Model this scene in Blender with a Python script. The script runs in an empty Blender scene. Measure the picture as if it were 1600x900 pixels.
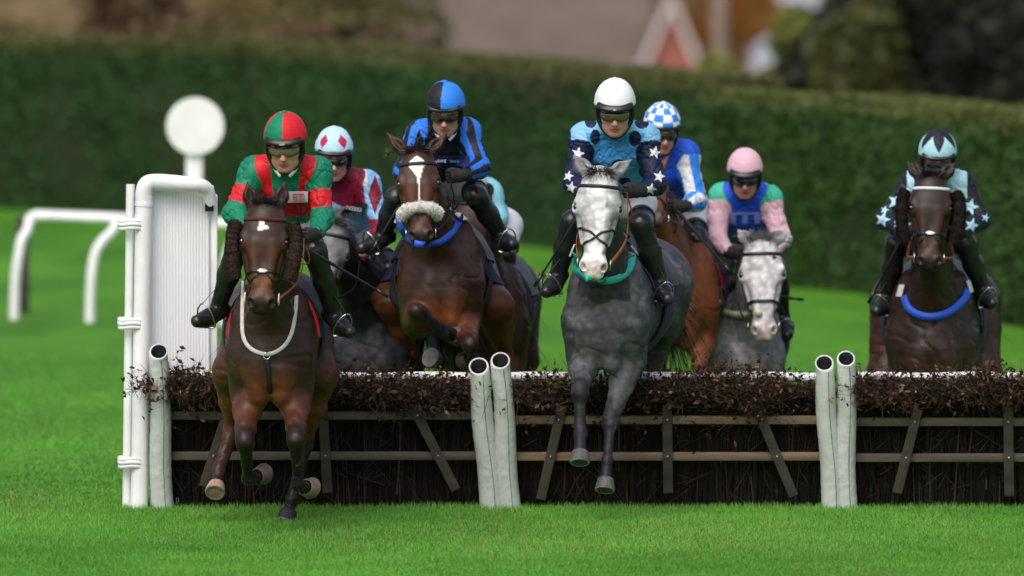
import bpy, bmesh, math, random
import numpy as np
from mathutils import Vector, Matrix

random.seed(7)
RNG = np.random.default_rng(7)
S = bpy.context.scene
COL = S.collection
# ------------------------------------------------------------------ camera
W0, H0 = 1600.0, 900.0
FPX = 13475.0                 # focal length in pixels of a 1600 wide frame
CAM = np.array([0.0, -55.0, 4.67])
HORIZ = -350.0
PITCH = math.atan((450.0 - HORIZ) / FPX)
cam_d = bpy.data.cameras.new('camera')
cam = bpy.data.objects.new('camera', cam_d)
COL.objects.link(cam)
cam.location = CAM
cam.rotation_euler = (math.radians(90) - PITCH, 0, 0)
cam_d.sensor_width = 36.0
cam_d.lens = 36.0 * FPX / W0
cam_d.clip_start = 1.0
cam_d.clip_end = 3000
cam_d.dof.use_dof = True
cam_d.dof.focus_distance = 53.6
cam_d.dof.aperture_fstop = 1.45
S.camera = cam
# ------------------------------------------------------------------ light
SUN_EL, SUN_AZ = math.radians(52), math.radians(200)   # soft light from high behind the camera
w = bpy.data.worlds.new('World'); S.world = w; w.use_nodes = True
nt = w.node_tree
bg = nt.nodes['Background']
sky = nt.nodes.new('ShaderNodeTexSky'); sky.sky_type = 'NISHITA'; sky.sun_disc = False
sky.sun_elevation = SUN_EL; sky.sun_rotation = SUN_AZ; sky.air_density = 1.0; sky.dust_density = 5.0; sky.ozone_density = 0.6
hs = nt.nodes.new('ShaderNodeHueSaturation'); hs.inputs['Saturation'].default_value = 0.8
nt.links.new(sky.outputs[0], hs.inputs['Color'])
nt.links.new(hs.outputs[0], bg.inputs['Color'])
bg.inputs['Strength'].default_value = 0.125
sun_d = bpy.data.lights.new('sun', 'SUN'); sun_d.energy = 0.85; sun_d.angle = math.radians(45); sun_d.color = (1.0, 0.97, 0.96)
sun = bpy.data.objects.new('sun', sun_d); COL.objects.link(sun)
sun.location = (0, -20, 30)
sun.rotation_euler = (math.radians(38), 0, math.radians(-20))
S.view_settings.view_transform = 'Standard'; S.view_settings.look = 'None'
S.view_settings.exposure = 0.5; S.view_settings.gamma = 1.0; S.view_settings.use_curve_mapping = False
S.cycles.use_denoising = True
S.cycles.max_bounces = 6; S.cycles.transparent_max_bounces = 8
# ------------------------------------------------------------------ helpers
cp, sp_ = math.cos(PITCH), math.sin(PITCH)
def P(px, py, Y):
    """world point on the plane y = Y that lies in the direction measured in the photograph (1600 x 900)"""
    dx, du, df = (px - 800.0) / FPX, -(py - 450.0) / FPX, 1.0
    d = np.array([dx, df * cp + du * sp_, -df * sp_ + du * cp])
    t = (Y - CAM[1]) / d[1]
    return CAM + d * t
def ground(px, py):
    dx, du = (px - 800.0) / FPX, -(py - 450.0) / FPX
    d = np.array([dx, cp + du * sp_, -sp_ + du * cp])
    return CAM + d * (-CAM[2] / d[2])
def lin(h):
    h = h.lstrip('#'); r = []
    for i in (0, 2, 4):
        c = int(h[i:i+2], 16) / 255.0
        r.append(c / 12.92 if c <= 0.04045 else ((c + 0.055) / 1.055) ** 2.4)
    return np.array(r)
def nrm(v):
    v = np.asarray(v, float); return v / max(1e-9, np.linalg.norm(v))
def V3(*a): return np.array(a, float)

def mesh_from(name, V, F, col=None, smooth=True):
    """V (n,3) array, F list of arrays: each (m,k) with k corners"""
    me = bpy.data.meshes.new(name)
    if not isinstance(F, (list, tuple)): F = [F]
    F = [np.asarray(f, np.int32) for f in F if len(f)]
    V = np.asarray(V, np.float32)
    nl = sum(f.size for f in F); nf = sum(len(f) for f in F)
    me.vertices.add(len(V)); me.vertices.foreach_set('co', V.ravel())
    me.loops.add(nl); me.polygons.add(nf)
    me.loops.foreach_set('vertex_index', np.concatenate([f.ravel() for f in F]))
    tot = np.concatenate([np.full(len(f), f.shape[1], np.int32) for f in F])
    st = np.concatenate([[0], np.cumsum(tot)[:-1]]).astype(np.int32)
    me.polygons.foreach_set('loop_start', st); me.polygons.foreach_set('loop_total', tot)
    me.polygons.foreach_set('use_smooth', np.full(nf, smooth, bool))
    me.update(calc_edges=True); me.validate()
    if col is not None:
        a = me.color_attributes.new('Col', 'FLOAT_COLOR', 'POINT')
        c = np.ones((len(V), 4), np.float32); c[:, :3] = col
        a.data.foreach_set('color', c.ravel())
    return me
def tag(o, label=None, cat=None, group=None, kind=None):
    if label: o['label'] = label
    if cat: o['category'] = cat
    if group: o['group'] = group
    if kind: o['kind'] = kind
    return o
def link(name, me, mat=None, parent=None, loc=(0, 0, 0)):
    o = bpy.data.objects.new(name, me); COL.objects.link(o)
    if mat is not None and me is not None: me.materials.append(mat)
    o.location = tuple(float(x) for x in loc)
    if parent is not None: o.parent = parent
    return o
class Thing:
    """a top-level object whose parts' meshes are given in world coordinates"""
    def __init__(s, name, base, label, cat, group=None, V=None, F=None, mat=None, col=None):
        s.base = np.asarray(base, float)
        if V is not None:
            me = mesh_from(name, np.asarray(V) - s.base, F, col)
            s.o = link(name, me, mat, None, s.base)
        else:
            s.o = link(name, None, None, None, s.base)
        tag(s.o, label, cat, group)
    def part(s, name, V, F, mat, col=None, parent=None, smooth=True, label=None):
        me = mesh_from(name, np.asarray(V) - s.base, F, col, smooth)
        o = link(name, me, mat, parent or s.o)
        if label: o['label'] = label
        return o
class MB:
    """collects shapes into one mesh"""
    def __init__(s): s.V = []; s.F3 = []; s.F4 = []; s.n = 0; s.C = []
    def add(s, V, F, c=None):
        V = np.asarray(V, float); F = np.asarray(F, int)
        if F.size:
            (s.F3 if F.shape[1] == 3 else s.F4).append(F + s.n)
        s.V.append(V); s.n += len(V)
        s.C.append(np.broadcast_to(np.asarray(c if c is not None else (1, 1, 1), float), (len(V), 3)))
        return s
    def get(s):
        F = []
        if s.F3: F.append(np.concatenate(s.F3))
        if s.F4: F.append(np.concatenate(s.F4))
        return np.concatenate(s.V), F, np.concatenate(s.C)
    def box(s, c, sz, R=None, col=None, bev=0.0):
        c = np.asarray(c, float); h = np.asarray(sz, float) / 2
        if bev <= 0:
            v = np.array([[x, y, z] for x in (-1, 1) for y in (-1, 1) for z in (-1, 1)]) * h
            f = [[0, 1, 3, 2], [4, 6, 7, 5], [0, 4, 5, 1], [2, 3, 7, 6], [0, 2, 6, 4], [1, 5, 7, 3]]
        else:
            bm = bmesh.new(); bmesh.ops.create_cube(bm, size=1.0)
            for q in bm.verts: q.co = Vector((q.co.x * 2 * h[0], q.co.y * 2 * h[1], q.co.z * 2 * h[2]))
            bmesh.ops.bevel(bm, geom=bm.edges[:], offset=bev, segments=2, affect='EDGES', profile=0.5)
            bmesh.ops.triangulate(bm, faces=bm.faces[:])
            v = np.array([q.co[:] for q in bm.verts]); f = [[q.index for q in fc.verts] for fc in bm.faces]; bm.free()
        if R is not None: v = v @ np.asarray(R).T
        return s.add(v + c, f, col)
    def tube(s, pts, r, n=10, cap=True, col=None, flat=1.0, up=None):
        pts = np.asarray(pts, float); m = len(pts)
        r = np.broadcast_to(np.asarray(r, float), (m,))
        T = np.gradient(pts, axis=0); T /= np.maximum(1e-9, np.linalg.norm(T, axis=1))[:, None]
        u = np.asarray(up if up is not None else ((0, 0, 1) if abs(T[0][2]) < .9 else (1, 0, 0)), float)
        rings = []
        for i in range(m):
            a = np.cross(T[i], u); a = nrm(a); b = np.cross(a, T[i]); u = b
            th = np.arange(n) * 2 * math.pi / n
            rings.append(pts[i] + r[i] * (np.cos(th)[:, None] * a + flat * np.sin(th)[:, None] * b))
        V = np.concatenate(rings)
        i, j = np.meshgrid(np.arange(m - 1), np.arange(n), indexing='ij')
        a_ = (i * n + j).ravel(); b_ = (i * n + (j + 1) % n).ravel()
        F = np.stack([a_, b_, b_ + n, a_ + n], 1)
        s.add(V, F, col)
        if cap:
            for base, ring in ((pts[0], rings[0]), (pts[-1], rings[-1])):
                k = np.arange(n)
                s.add(np.vstack([ring, base]), np.stack([k, (k + 1) % n, np.full(n, n)], 1), col)
        return s
    def sphere(s, c, r, R=None, n=14, col=None):
        r = np.broadcast_to(np.asarray(r, float), (3,))
        th = np.linspace(0, math.pi, n // 2 + 2); ph = np.arange(n) * 2 * math.pi / n
        v = np.array([[math.sin(t) * math.cos(p), math.sin(t) * math.sin(p), math.cos(t)] for t in th for p in ph]) * r
        m = len(th); i, j = np.meshgrid(np.arange(m - 1), np.arange(n), indexing='ij')
        a_ = (i * n + j).ravel(); b_ = (i * n + (j + 1) % n).ravel()
        if R is not None: v = v @ np.asarray(R).T
        return s.add(v + np.asarray(c), np.stack([a_, a_ + n, b_ + n, b_], 1), col)
    def ribbon(s, pts, nor, w, th, col=None, closed=False):
        pts = np.asarray(pts, float); nor = np.asarray(nor, float); m = len(pts)
        if closed: T = np.roll(pts, -1, 0) - np.roll(pts, 1, 0)
        else: T = np.gradient(pts, axis=0)
        T /= np.maximum(1e-9, np.linalg.norm(T, axis=1))[:, None]
        sd = np.cross(nor, T); sd /= np.maximum(1e-9, np.linalg.norm(sd, axis=1))[:, None]
        w = np.broadcast_to(np.asarray(w, float), (m,))[:, None]
        a = pts - sd * w / 2; b = pts + sd * w / 2
        V = np.stack([a, b, b + nor * th, a + nor * th], 1).reshape(-1, 3)
        F = []
        for i in range(m if closed else m - 1):
            o = 4 * i; q = 4 * ((i + 1) % m)
            for k in range(4): F.append([o + k, o + (k + 1) % 4, q + (k + 1) % 4, q + k])
        if not closed: F += [[0, 3, 2, 1], [4*m-4, 4*m-3, 4*m-2, 4*m-1]]
        return s.add(V, F, col)
def strips(base, d, side, L, wd, seg=1, bend=None):
    """many thin blades at once: triangles/quads. base (n,3), d dir, side, L length, wd width"""
    n = len(base); L = L[:, None]; wd = wd[:, None]
    a = base - side * wd / 2; b = base + side * wd / 2
    if bend is None: bend = np.zeros_like(base)
    m = base + d * L * .55 + bend * .3; t = base + d * L + bend
    V = np.stack([a, b, m + side * wd * .35, m - side * wd * .35, t], 1).reshape(-1, 3)
    o = np.arange(n) * 5
    F4 = np.stack([o, o + 1, o + 2, o + 3], 1); F3 = np.stack([o + 3, o + 2, o + 4], 1)
    return V, [F3, F4]
def leaves(cen, size, rng):
    n = len(cen); a = rng.normal(size=(n, 3)); a /= np.linalg.norm(a, axis=1)[:, None]
    b = rng.normal(size=(n, 3)); b -= (b * a).sum(1)[:, None] * a; b /= np.linalg.norm(b, axis=1)[:, None]
    c = np.cross(a, b); s = np.asarray(size)[:, None]
    V = np.stack([cen - a * s, cen + b * s * .5 + c * s * .12, cen + a * s, cen - b * s * .5 + c * s * .12], 1).reshape(-1, 3)
    o = np.arange(n) * 4
    return V, [np.stack([o, o + 1, o + 2, o + 3], 1)]

# ------------------------------------------------------------------ materials
def mat(name, color=(.5, .5, .5), rough=.6, vcol=False, metal=0.0, noise=0.0, nscale=20.0, bump=0.0, bscale=60.0, spec=.5,
        dapple=0.0, sheen=0.0, coord='Object', stretch=None, alpha=None, coat=0.0, bdist=.004, trans=0.0):
    m = bpy.data.materials.new(name); m.use_nodes = True; t = m.node_tree; N = t.nodes; Lk = t.links
    b = N['Principled BSDF']; b.inputs['Roughness'].default_value = rough; b.inputs['Metallic'].default_value = metal
    b.inputs['Specular IOR Level'].default_value = spec
    if sheen: b.inputs['Sheen Weight'].default_value = sheen; b.inputs['Sheen Roughness'].default_value = .5
    if coat: b.inputs['Coat Weight'].default_value = coat
    if trans: b.inputs['Transmission Weight'].default_value = trans
    tc = N.new('ShaderNodeTexCoord'); src = tc.outputs[coord]
    if stretch is not None:
        mp = N.new('ShaderNodeMapping'); mp.inputs['Scale'].default_value = stretch
        Lk.new(src, mp.inputs['Vector']); src = mp.outputs[0]
    if vcol:
        vc = N.new('ShaderNodeVertexColor'); vc.layer_name = 'Col'; c = vc.outputs['Color']
    else:
        rg = N.new('ShaderNodeRGB'); rg.outputs[0].default_value = (*[float(x) for x in color], 1); c = rg.outputs[0]
    def mult(c, fac_out, lo, hi):
        mr = N.new('ShaderNodeMapRange'); mr.inputs['To Min'].default_value = lo; mr.inputs['To Max'].default_value = hi
        mr.inputs['From Min'].default_value = .3; mr.inputs['From Max'].default_value = .7
        Lk.new(fac_out, mr.inputs['Value'])
        mx = N.new('ShaderNodeVectorMath'); mx.operation = 'SCALE'
        Lk.new(c, mx.inputs[0]); Lk.new(mr.outputs[0], mx.inputs['Scale']); return mx.outputs[0]
    if noise:
        nz = N.new('ShaderNodeTexNoise'); nz.inputs['Scale'].default_value = nscale; nz.inputs['Detail'].default_value = 6
        Lk.new(src, nz.inputs['Vector']); c = mult(c, nz.outputs['Fac'], 1 - noise, 1 + noise)
    if dapple:
        vo = N.new('ShaderNodeTexVoronoi'); vo.inputs['Scale'].default_value = 21; vo.feature = 'SMOOTH_F1'
        vo.inputs['Smoothness'].default_value = .6
        nz = N.new('ShaderNodeTexNoise'); nz.inputs['Scale'].default_value = 9; nz.inputs['Detail'].default_value = 4
        Lk.new(src, nz.inputs['Vector'])
        mxv = N.new('ShaderNodeVectorMath'); mxv.operation = 'MULTIPLY_ADD'
        mxv.inputs[1].default_value = (.12, .12, .12); Lk.new(nz.outputs['Color'], mxv.inputs[0]); Lk.new(src, mxv.inputs[2])
        Lk.new(mxv.outputs[0], vo.inputs['Vector'])
        mr = N.new('ShaderNodeMapRange'); mr.inputs['From Min'].default_value = .15; mr.inputs['From Max'].default_value = .75
        mr.inputs['To Min'].default_value = 1 + dapple; mr.inputs['To Max'].default_value = 1 - dapple * .55
        Lk.new(vo.outputs['Distance'], mr.inputs['Value'])
        mx = N.new('ShaderNodeVectorMath'); mx.operation = 'SCALE'; Lk.new(c, mx.inputs[0]); Lk.new(mr.outputs[0], mx.inputs['Scale'])
        c = mult(mx.outputs[0], nz.outputs['Fac'], 1 - dapple * .6, 1 + dapple * .6)
    Lk.new(c, b.inputs['Base Color'])
    if bump:
        nz = N.new('ShaderNodeTexNoise'); nz.inputs['Scale'].default_value = bscale; nz.inputs['Detail'].default_value = 5
        Lk.new(src, nz.inputs['Vector'])
        bp = N.new('ShaderNodeBump'); bp.inputs['Strength'].default_value = bump; bp.inputs['Distance'].default_value = bdist
        Lk.new(nz.outputs['Fac'], bp.inputs['Height']); Lk.new(bp.outputs[0], b.inputs['Normal'])
    return m
# ------------------------------------------------------------------ signed-distance modelling of bodies
def frame(u, hint):
    u = nrm(u); a = nrm(np.asarray(hint, float) - np.dot(hint, u) * u); return u, a, np.cross(u, a)
class Field:
    def __init__(s): s.p = []
    def cone(s, a, b, ra, rb, k=.03, col=0, w=None, sw=1.0, op='+', tag=''):
        """tapered capsule; w = axis along which the section is sw times as wide"""
        a = np.asarray(a, float); b = np.asarray(b, float)
        rr = max(ra, rb) * max(1, sw)
        s.p.append(dict(t='c', a=a, b=b, ra=ra, rb=rb, k=k, col=col, w=None if w is None else nrm(w), sw=sw, op=op, tag=tag,
                        lo=np.minimum(a, b) - rr, hi=np.maximum(a, b) + rr)); return s
    def chain(s, pts, rs, **kw):
        for i in range(len(pts) - 1): s.cone(pts[i], pts[i+1], rs[i], rs[i+1], **kw)
        return s
    def ell(s, c, r, R=None, k=.03, col=0, op='+', tag=''):
        """ellipsoid; rows of R are its axes"""
        c = np.asarray(c, float); r = np.asarray(r, float); R = np.eye(3) if R is None else np.asarray(R, float)
        ext = np.sqrt(((R * r[:, None]) ** 2).sum(0))
        s.p.append(dict(t='e', c=c, r=r, R=R, k=k, col=col, op=op, tag=tag, lo=c - ext, hi=c + ext)); return s
    def half(s, c, n, k=.005, op='&'):
        s.p.append(dict(t='h', c=np.asarray(c, float), n=nrm(n), k=k, col=-1, op=op, tag='', lo=None, hi=None)); return s
    @staticmethod
    def dist(p, q):
        if p['t'] == 'h': return (q - p['c']) @ p['n']
        if p['t'] == 'e':
            l = (q - p['c']) @ p['R'].T
            k0 = np.linalg.norm(l / p['r'], axis=-1); k1 = np.linalg.norm(l / p['r'] ** 2, axis=-1)
            return k0 * (k0 - 1) / np.maximum(k1, 1e-6)
        ab = p['b'] - p['a']; L2 = max(1e-12, ab @ ab); v = q - p['a']
        t = np.clip((v @ ab) / L2, 0, 1); v = v - t[..., None] * ab
        if p['w'] is not None:
            vw = v @ p['w']; v = v + (vw * (1 / p['sw'] - 1))[..., None] * p['w']
        return np.linalg.norm(v, axis=-1) - (p['ra'] + t * (p['rb'] - p['ra']))
    @staticmethod
    def comb(F, d, op, k):
        if op == '+':
            h = np.maximum(k - np.abs(F - d), 0) / k; return np.minimum(F, d) - h * h * k * .25
        if op == '-': d = -d
        h = np.maximum(k - np.abs(F - d), 0) / k; return np.maximum(F, d) + h * h * k * .25
    def eval(s, q):
        F = np.full(q.shape[:-1], 1e3)
        for p in s.p: F = s.comb(F, s.dist(p, q), p['op'], p['k'])
        return F
    def grad(s, q, e=.004):
        g = np.stack([s.eval(q + d) - s.eval(q - d) for d in np.eye(3) * e], -1)
        return g / np.maximum(1e-9, np.linalg.norm(g, axis=-1))[..., None]
    def project(s, q, off=0.0, it=8):
        q = np.array(q, float)
        for _ in range(it): q = q - (s.eval(q) - off)[..., None] * s.grad(q) * .9
        return q, s.grad(q)
    def ring(s, c, dirs, rmax=.35, off=.004, inner=0.0):
        """outermost hit of rays from c along dirs"""
        t = np.linspace(rmax, inner, 90); c = np.asarray(c, float)
        q = c + dirs[:, None, :] * t[None, :, None]
        inside = s.eval(q) < off
        i = np.where(inside.any(1), inside.argmax(1), len(t) - 1)
        pts = q[np.arange(len(dirs)), i]
        return pts, s.grad(pts)
    def mesh(s, res, lo=None, hi=None, disp=None):
        adds = [p for p in s.p if p['op'] == '+']
        LO = np.min([p['lo'] for p in adds], 0) - 3 * res; HI = np.max([p['hi'] for p in adds], 0) + 3 * res
        if lo is not None: LO = np.maximum(LO, lo)
        if hi is not None: HI = np.minimum(HI, hi)
        n = np.ceil((HI - LO) / res).astype(int) + 1
        ax = [LO[i] + res * np.arange(n[i]) for i in range(3)]
        F = np.full(n, 1e3, np.float32)
        for p in s.p:
            if p['lo'] is None:
                sl = [slice(None)] * 3
            else:
                m = p['k'] + 2.5 * res
                i0 = np.clip(np.floor((p['lo'] - m - LO) / res).astype(int), 0, n); i1 = np.clip(np.ceil((p['hi'] + m - LO) / res).astype(int) + 1, 0, n)
                if (i1 <= i0).any(): continue
                sl = [slice(i0[i], i1[i]) for i in range(3)]
            g = np.stack(np.meshgrid(*[ax[i][sl[i]] for i in range(3)], indexing='ij'), -1).astype(np.float32)
            sl = tuple(sl)
            F[sl] = s.comb(F[sl], s.dist(p, g).astype(np.float32), p['op'], p['k'])
        V, Q = surface_nets(F, LO, res)
        if disp is not None:
            V = disp(V)
        return V, Q
    def paint(s, V, palette, soft=.012):
        """blend of the primitives' colours by nearness; returns colour, index of nearest primitive, parameter t along it"""
        ps = [p for p in s.p if p['op'] == '+' and p['col'] is not None and p['col'] != -1]
        D = np.stack([s.dist(p, V) for p in ps]); i = D.argmin(0); m = D.min(0)
        Wt = np.exp(-np.clip((D - m) / soft, 0, 40)); Wt /= Wt.sum(0)
        C = np.stack([palette[p['col']] for p in ps])
        return Wt.T @ C, np.array([p['tag'] for p in ps])[i], i, ps
def surface_nets(F, LO, res):
    ins = F < 0
    c = ins[:-1, :-1, :-1].astype(np.uint8)
    cnt = np.zeros(np.array(F.shape) - 1, np.uint8)
    for dx in (0, 1):
        for dy in (0, 1):
            for dz in (0, 1):
                cnt += ins[dx:F.shape[0]-1+dx, dy:F.shape[1]-1+dy, dz:F.shape[2]-1+dz]
    act = (cnt > 0) & (cnt < 8)
    I = np.argwhere(act); ids = np.full(act.shape, -1, np.int32); ids[act] = np.arange(len(I))
    cor = np.array([[x, y, z] for x in (0, 1) for y in (0, 1) for z in (0, 1)])
    val = np.stack([F[tuple((I + o).T)] for o in cor], 1)
    val = np.clip(val, -res * 3, res * 3)
    acc = np.zeros((len(I), 3)); k = np.zeros(len(I))
    for a in range(8):
        for b in range(a + 1, 8):
            if np.abs(cor[a] - cor[b]).sum() != 1: continue
            cr = (val[:, a] < 0) != (val[:, b] < 0)
            t = val[:, a] / np.where(cr, val[:, a] - val[:, b], 1)
            p = cor[a] + t[:, None] * (cor[b] - cor[a])
            acc[cr] += p[cr]; k[cr] += 1
    V = LO + (I + acc / k[:, None]) * res
    Q = []
    for ax in range(3):
        a1, a2 = (ax + 1) % 3, (ax + 2) % 3
        s0 = [slice(None)] * 3; s1 = [slice(None)] * 3
        s0[ax] = slice(0, -1); s1[ax] = slice(1, None)
        e = ins[tuple(s0)] != ins[tuple(s1)]
        J = np.argwhere(e)
        ok = (J[:, a1] > 0) & (J[:, a2] > 0) & (J[:, a1] < F.shape[a1]-1) & (J[:, a2] < F.shape[a2]-1)
        J = J[ok]
        d1 = np.zeros(3, int); d1[a1] = 1; d2 = np.zeros(3, int); d2[a2] = 1
        q = np.stack([ids[tuple((J - d1 - d2).T)], ids[tuple((J - d2).T)], ids[tuple(J.T)], ids[tuple((J - d1).T)]], 1)
        neg = ~ins[tuple(J.T)]
        q[neg] = q[neg][:, ::-1]
        Q.append(q)
    Q = np.concatenate(Q); Q = Q[(Q >= 0).all(1)]
    # one relaxation step, pulls the net smooth
    nb = np.zeros_like(V); kk = np.zeros(len(V))
    for a, b in ((0, 1), (1, 2), (2, 3), (3, 0)):
        np.add.at(nb, Q[:, a], V[Q[:, b]]); np.add.at(kk, Q[:, a], 1)
        np.add.at(nb, Q[:, b], V[Q[:, a]]); np.add.at(kk, Q[:, b], 1)
    V = V * .55 + .45 * nb / np.maximum(kk, 1)[:, None]
    return V, [Q]
_wd = [(RNG.normal(size=3) * f, RNG.random() * 6.28) for f in (1, 1, 1, 2, 2, 2, 4, 4, 4)]
def wave(q, f):
    r = 0
    for i, (d, ph) in enumerate(_wd): r = r + np.sin(q @ (d * f) + ph) / (1 + i // 3)
    return r / 3.0
def vnormals(V, Q):
    q = Q[0]; n = np.cross(V[q[:, 2]] - V[q[:, 0]], V[q[:, 3]] - V[q[:, 1]])
    N = np.zeros_like(V)
    for i in range(4): np.add.at(N, q[:, i], n)
    return N / np.maximum(1e-12, np.linalg.norm(N, axis=1))[:, None]
# ------------------------------------------------------------------ setting
M = {}
M['plastic'] = mat('white_plastic', (.82, .82, .85), .35, noise=.10, nscale=5, bump=.15, bscale=30)
M['pad'] = mat('padded_vinyl', (.58, .61, .60), .5, noise=.12, nscale=2.5, bump=.4, bscale=22, bdist=.02, stretch=(1, 1, .8))
M['foam'] = mat('foam_core', (.009, .009, .012), .8, spec=.2)
M['rail_wood'] = mat('weathered_wood', (.20, .14, .095), .8, noise=.4, nscale=12, bump=.6, bscale=60, stretch=(.15, 1, 1))
M['dark_wood'] = mat('damp_wood', (.050, .042, .035), .85, noise=.4, nscale=12, bump=.6, bscale=60, stretch=(.15, 1, 1))
M['vcol_rough'] = mat('plant_matter', vcol=True, rough=.85, spec=.2)
M['leaf'] = mat('leaf', vcol=True, rough=.6, spec=.3)
# --- ground: a turf sheet reaching the horizon, rough land beyond the hedge
HEDGE = [(-500, 318), (-100, 322), (400, 340), (830, 384), (1150, 432), (1350, 460), (1700, 532), (2200, 700)]
HP = [ground(*p) for p in HEDGE]
def hedge_y(x):
    xs = [p[0] for p in HP]; ys = [p[1] for p in HP]; return np.interp(x, xs, ys)
def terrain(x, y):
    """height of the land: level course, beyond the hedge a bank rising to the left and falling away to the right"""
    x = np.asarray(x, float); y = np.asarray(y, float)
    d = y - hedge_y(np.clip(x, HP[0][0], HP[-1][0]))
    xs = x / (1 + np.maximum(d, 0) / 90)
    fx = np.clip((1.2 - xs) / 3.5, 0, 1)
    up_ = np.interp(d, [1, 12, 50, 220, 2000], [0, .1, .4, 1.2, 3.5]); dn = np.interp(d, [1, 10, 20, 50, 130, 2000], [0, -.4, -1.2, -5, -8, -12])
    return (fx * up_ + (1 - fx) * dn + .2 * np.sin(x * 1.3 + d * .7) * np.clip((d - 3) / 30, 0, 1))
def ground_sheet():
    xs = np.concatenate([np.linspace(-900, -40, 12), np.linspace(-30, 30, 61), np.linspace(40, 900, 12)])
    ys = np.concatenate([np.linspace(-120, -20, 10), np.linspace(-15, 120, 109), np.linspace(130, 2400, 30)])
    X, Yy = np.meshgrid(xs, ys, indexing='ij')
    D = Yy - hedge_y(np.clip(X, HP[0][0], HP[-1][0]))
    Z = np.where(D > 6, terrain(X, Yy) - np.clip((D - 6) * .5, 0, 1.2), 0)
    V = np.stack([X, Yy, Z], -1)
    n, m = X.shape; i, j = np.meshgrid(np.arange(n-1), np.arange(m-1), indexing='ij'); a = (i*m+j).ravel()
    return V.reshape(-1, 3), [np.stack([a, a+m, a+m+1, a+1], 1)]
tm = bpy.data.materials.new('turf'); tm.use_nodes = True; t = tm.node_tree; N = t.nodes; L = t.links
b = N['Principled BSDF']; b.inputs['Roughness'].default_value = .8; b.inputs['Specular IOR Level'].default_value = .15
geo = N.new('ShaderNodeNewGeometry')
mp = N.new('ShaderNodeMapping'); mp.inputs['Scale'].default_value = (1, .35, 1); L.new(geo.outputs['Position'], mp.inputs[0])
n1 = N.new('ShaderNodeTexNoise'); n1.inputs['Scale'].default_value = .9; n1.inputs['Detail'].default_value = 5; L.new(mp.outputs[0], n1.inputs[0])
n2 = N.new('ShaderNodeTexNoise'); n2.inputs['Scale'].default_value = 40; n2.inputs['Detail'].default_value = 3; L.new(geo.outputs['Position'], n2.inputs[0])
cr = N.new('ShaderNodeValToRGB'); cr.color_ramp.elements[0].position = .3; cr.color_ramp.elements[1].position = .72
cr.color_ramp.elements[0].color = (.042, .155, .012, 1); cr.color_ramp.elements[1].color = (.100, .290, .020, 1)
L.new(n1.outputs['Fac'], cr.inputs[0])
mr = N.new('ShaderNodeMapRange'); mr.inputs['To Min'].default_value = .65; mr.inputs['To Max'].default_value = 1.3; L.new(n2.outputs['Fac'], mr.inputs['Value'])
sc_ = N.new('ShaderNodeVectorMath'); sc_.operation = 'SCALE'; L.new(cr.outputs[0], sc_.inputs[0]); L.new(mr.outputs[0], sc_.inputs['Scale'])
L.new(sc_.outputs[0], b.inputs['Base Color'])
bp = N.new('ShaderNodeBump'); bp.inputs['Strength'].default_value = .8; bp.inputs['Distance'].default_value = .03; L.new(n2.outputs['Fac'], bp.inputs['Height']); L.new(bp.outputs[0], b.inputs['Normal'])
V, F = ground_sheet()
o = link('ground', mesh_from('ground', V, F), tm); tag(o, kind='structure')

# rough brown bank beyond the hedge (leaf litter and scrub), rising behind it
def bank():
    rows = []
    for d in np.concatenate([[.5, 1.5, 3, 5, 8, 12, 16, 20, 26, 32, 40], np.geomspace(50, 2200, 22)]):
        xr = np.linspace(-60, 60, 161) * (1 + d / 60)
        y = hedge_y(np.clip(xr, HP[0][0], HP[-1][0])) + d
        rows.append(np.stack([xr, y, terrain(xr, y) + .014], 1))
    V = np.array(rows).reshape(-1, 3); m = 161
    i, j = np.meshgrid(np.arange(len(rows)-1), np.arange(m-1), indexing='ij'); a = (i*m+j).ravel()
    return V, [np.stack([a, a+1, a+m+1, a+m], 1)]
bmt = bpy.data.materials.new('leaf_litter_bank'); bmt.use_nodes = True; t = bmt.node_tree; N = t.nodes; L = t.links
b = N['Principled BSDF']; b.inputs['Roughness'].default_value = .95; b.inputs['Specular IOR Level'].default_value = .1
geo = N.new('ShaderNodeNewGeometry')
mp = N.new('ShaderNodeMapping'); mp.inputs['Scale'].default_value = (1, .12, 1); L.new(geo.outputs['Position'], mp.inputs[0])
n1 = N.new('ShaderNodeTexNoise'); n1.inputs['Scale'].default_value = 1.1; n1.inputs['Detail'].default_value = 8; n1.inputs['Roughness'].default_value = .65; L.new(mp.outputs[0], n1.inputs[0])
cr = N.new('ShaderNodeValToRGB')
el = cr.color_ramp.elements; el[0].position = .3; el[0].color = (.07, .045, .025, 1); el[1].position = .72; el[1].color = (.30, .17, .11, 1)
e = el.new(.47); e.color = (.17, .10, .055, 1); e = el.new(.58); e.color = (.12, .105, .03, 1)
L.new(n1.outputs['Fac'], cr.inputs[0]); L.new(cr.outputs[0], b.inputs['Base Color'])
V, F = bank(); o = link('hillside', mesh_from('hillside', V, F), bmt); tag(o, kind='structure')

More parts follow.
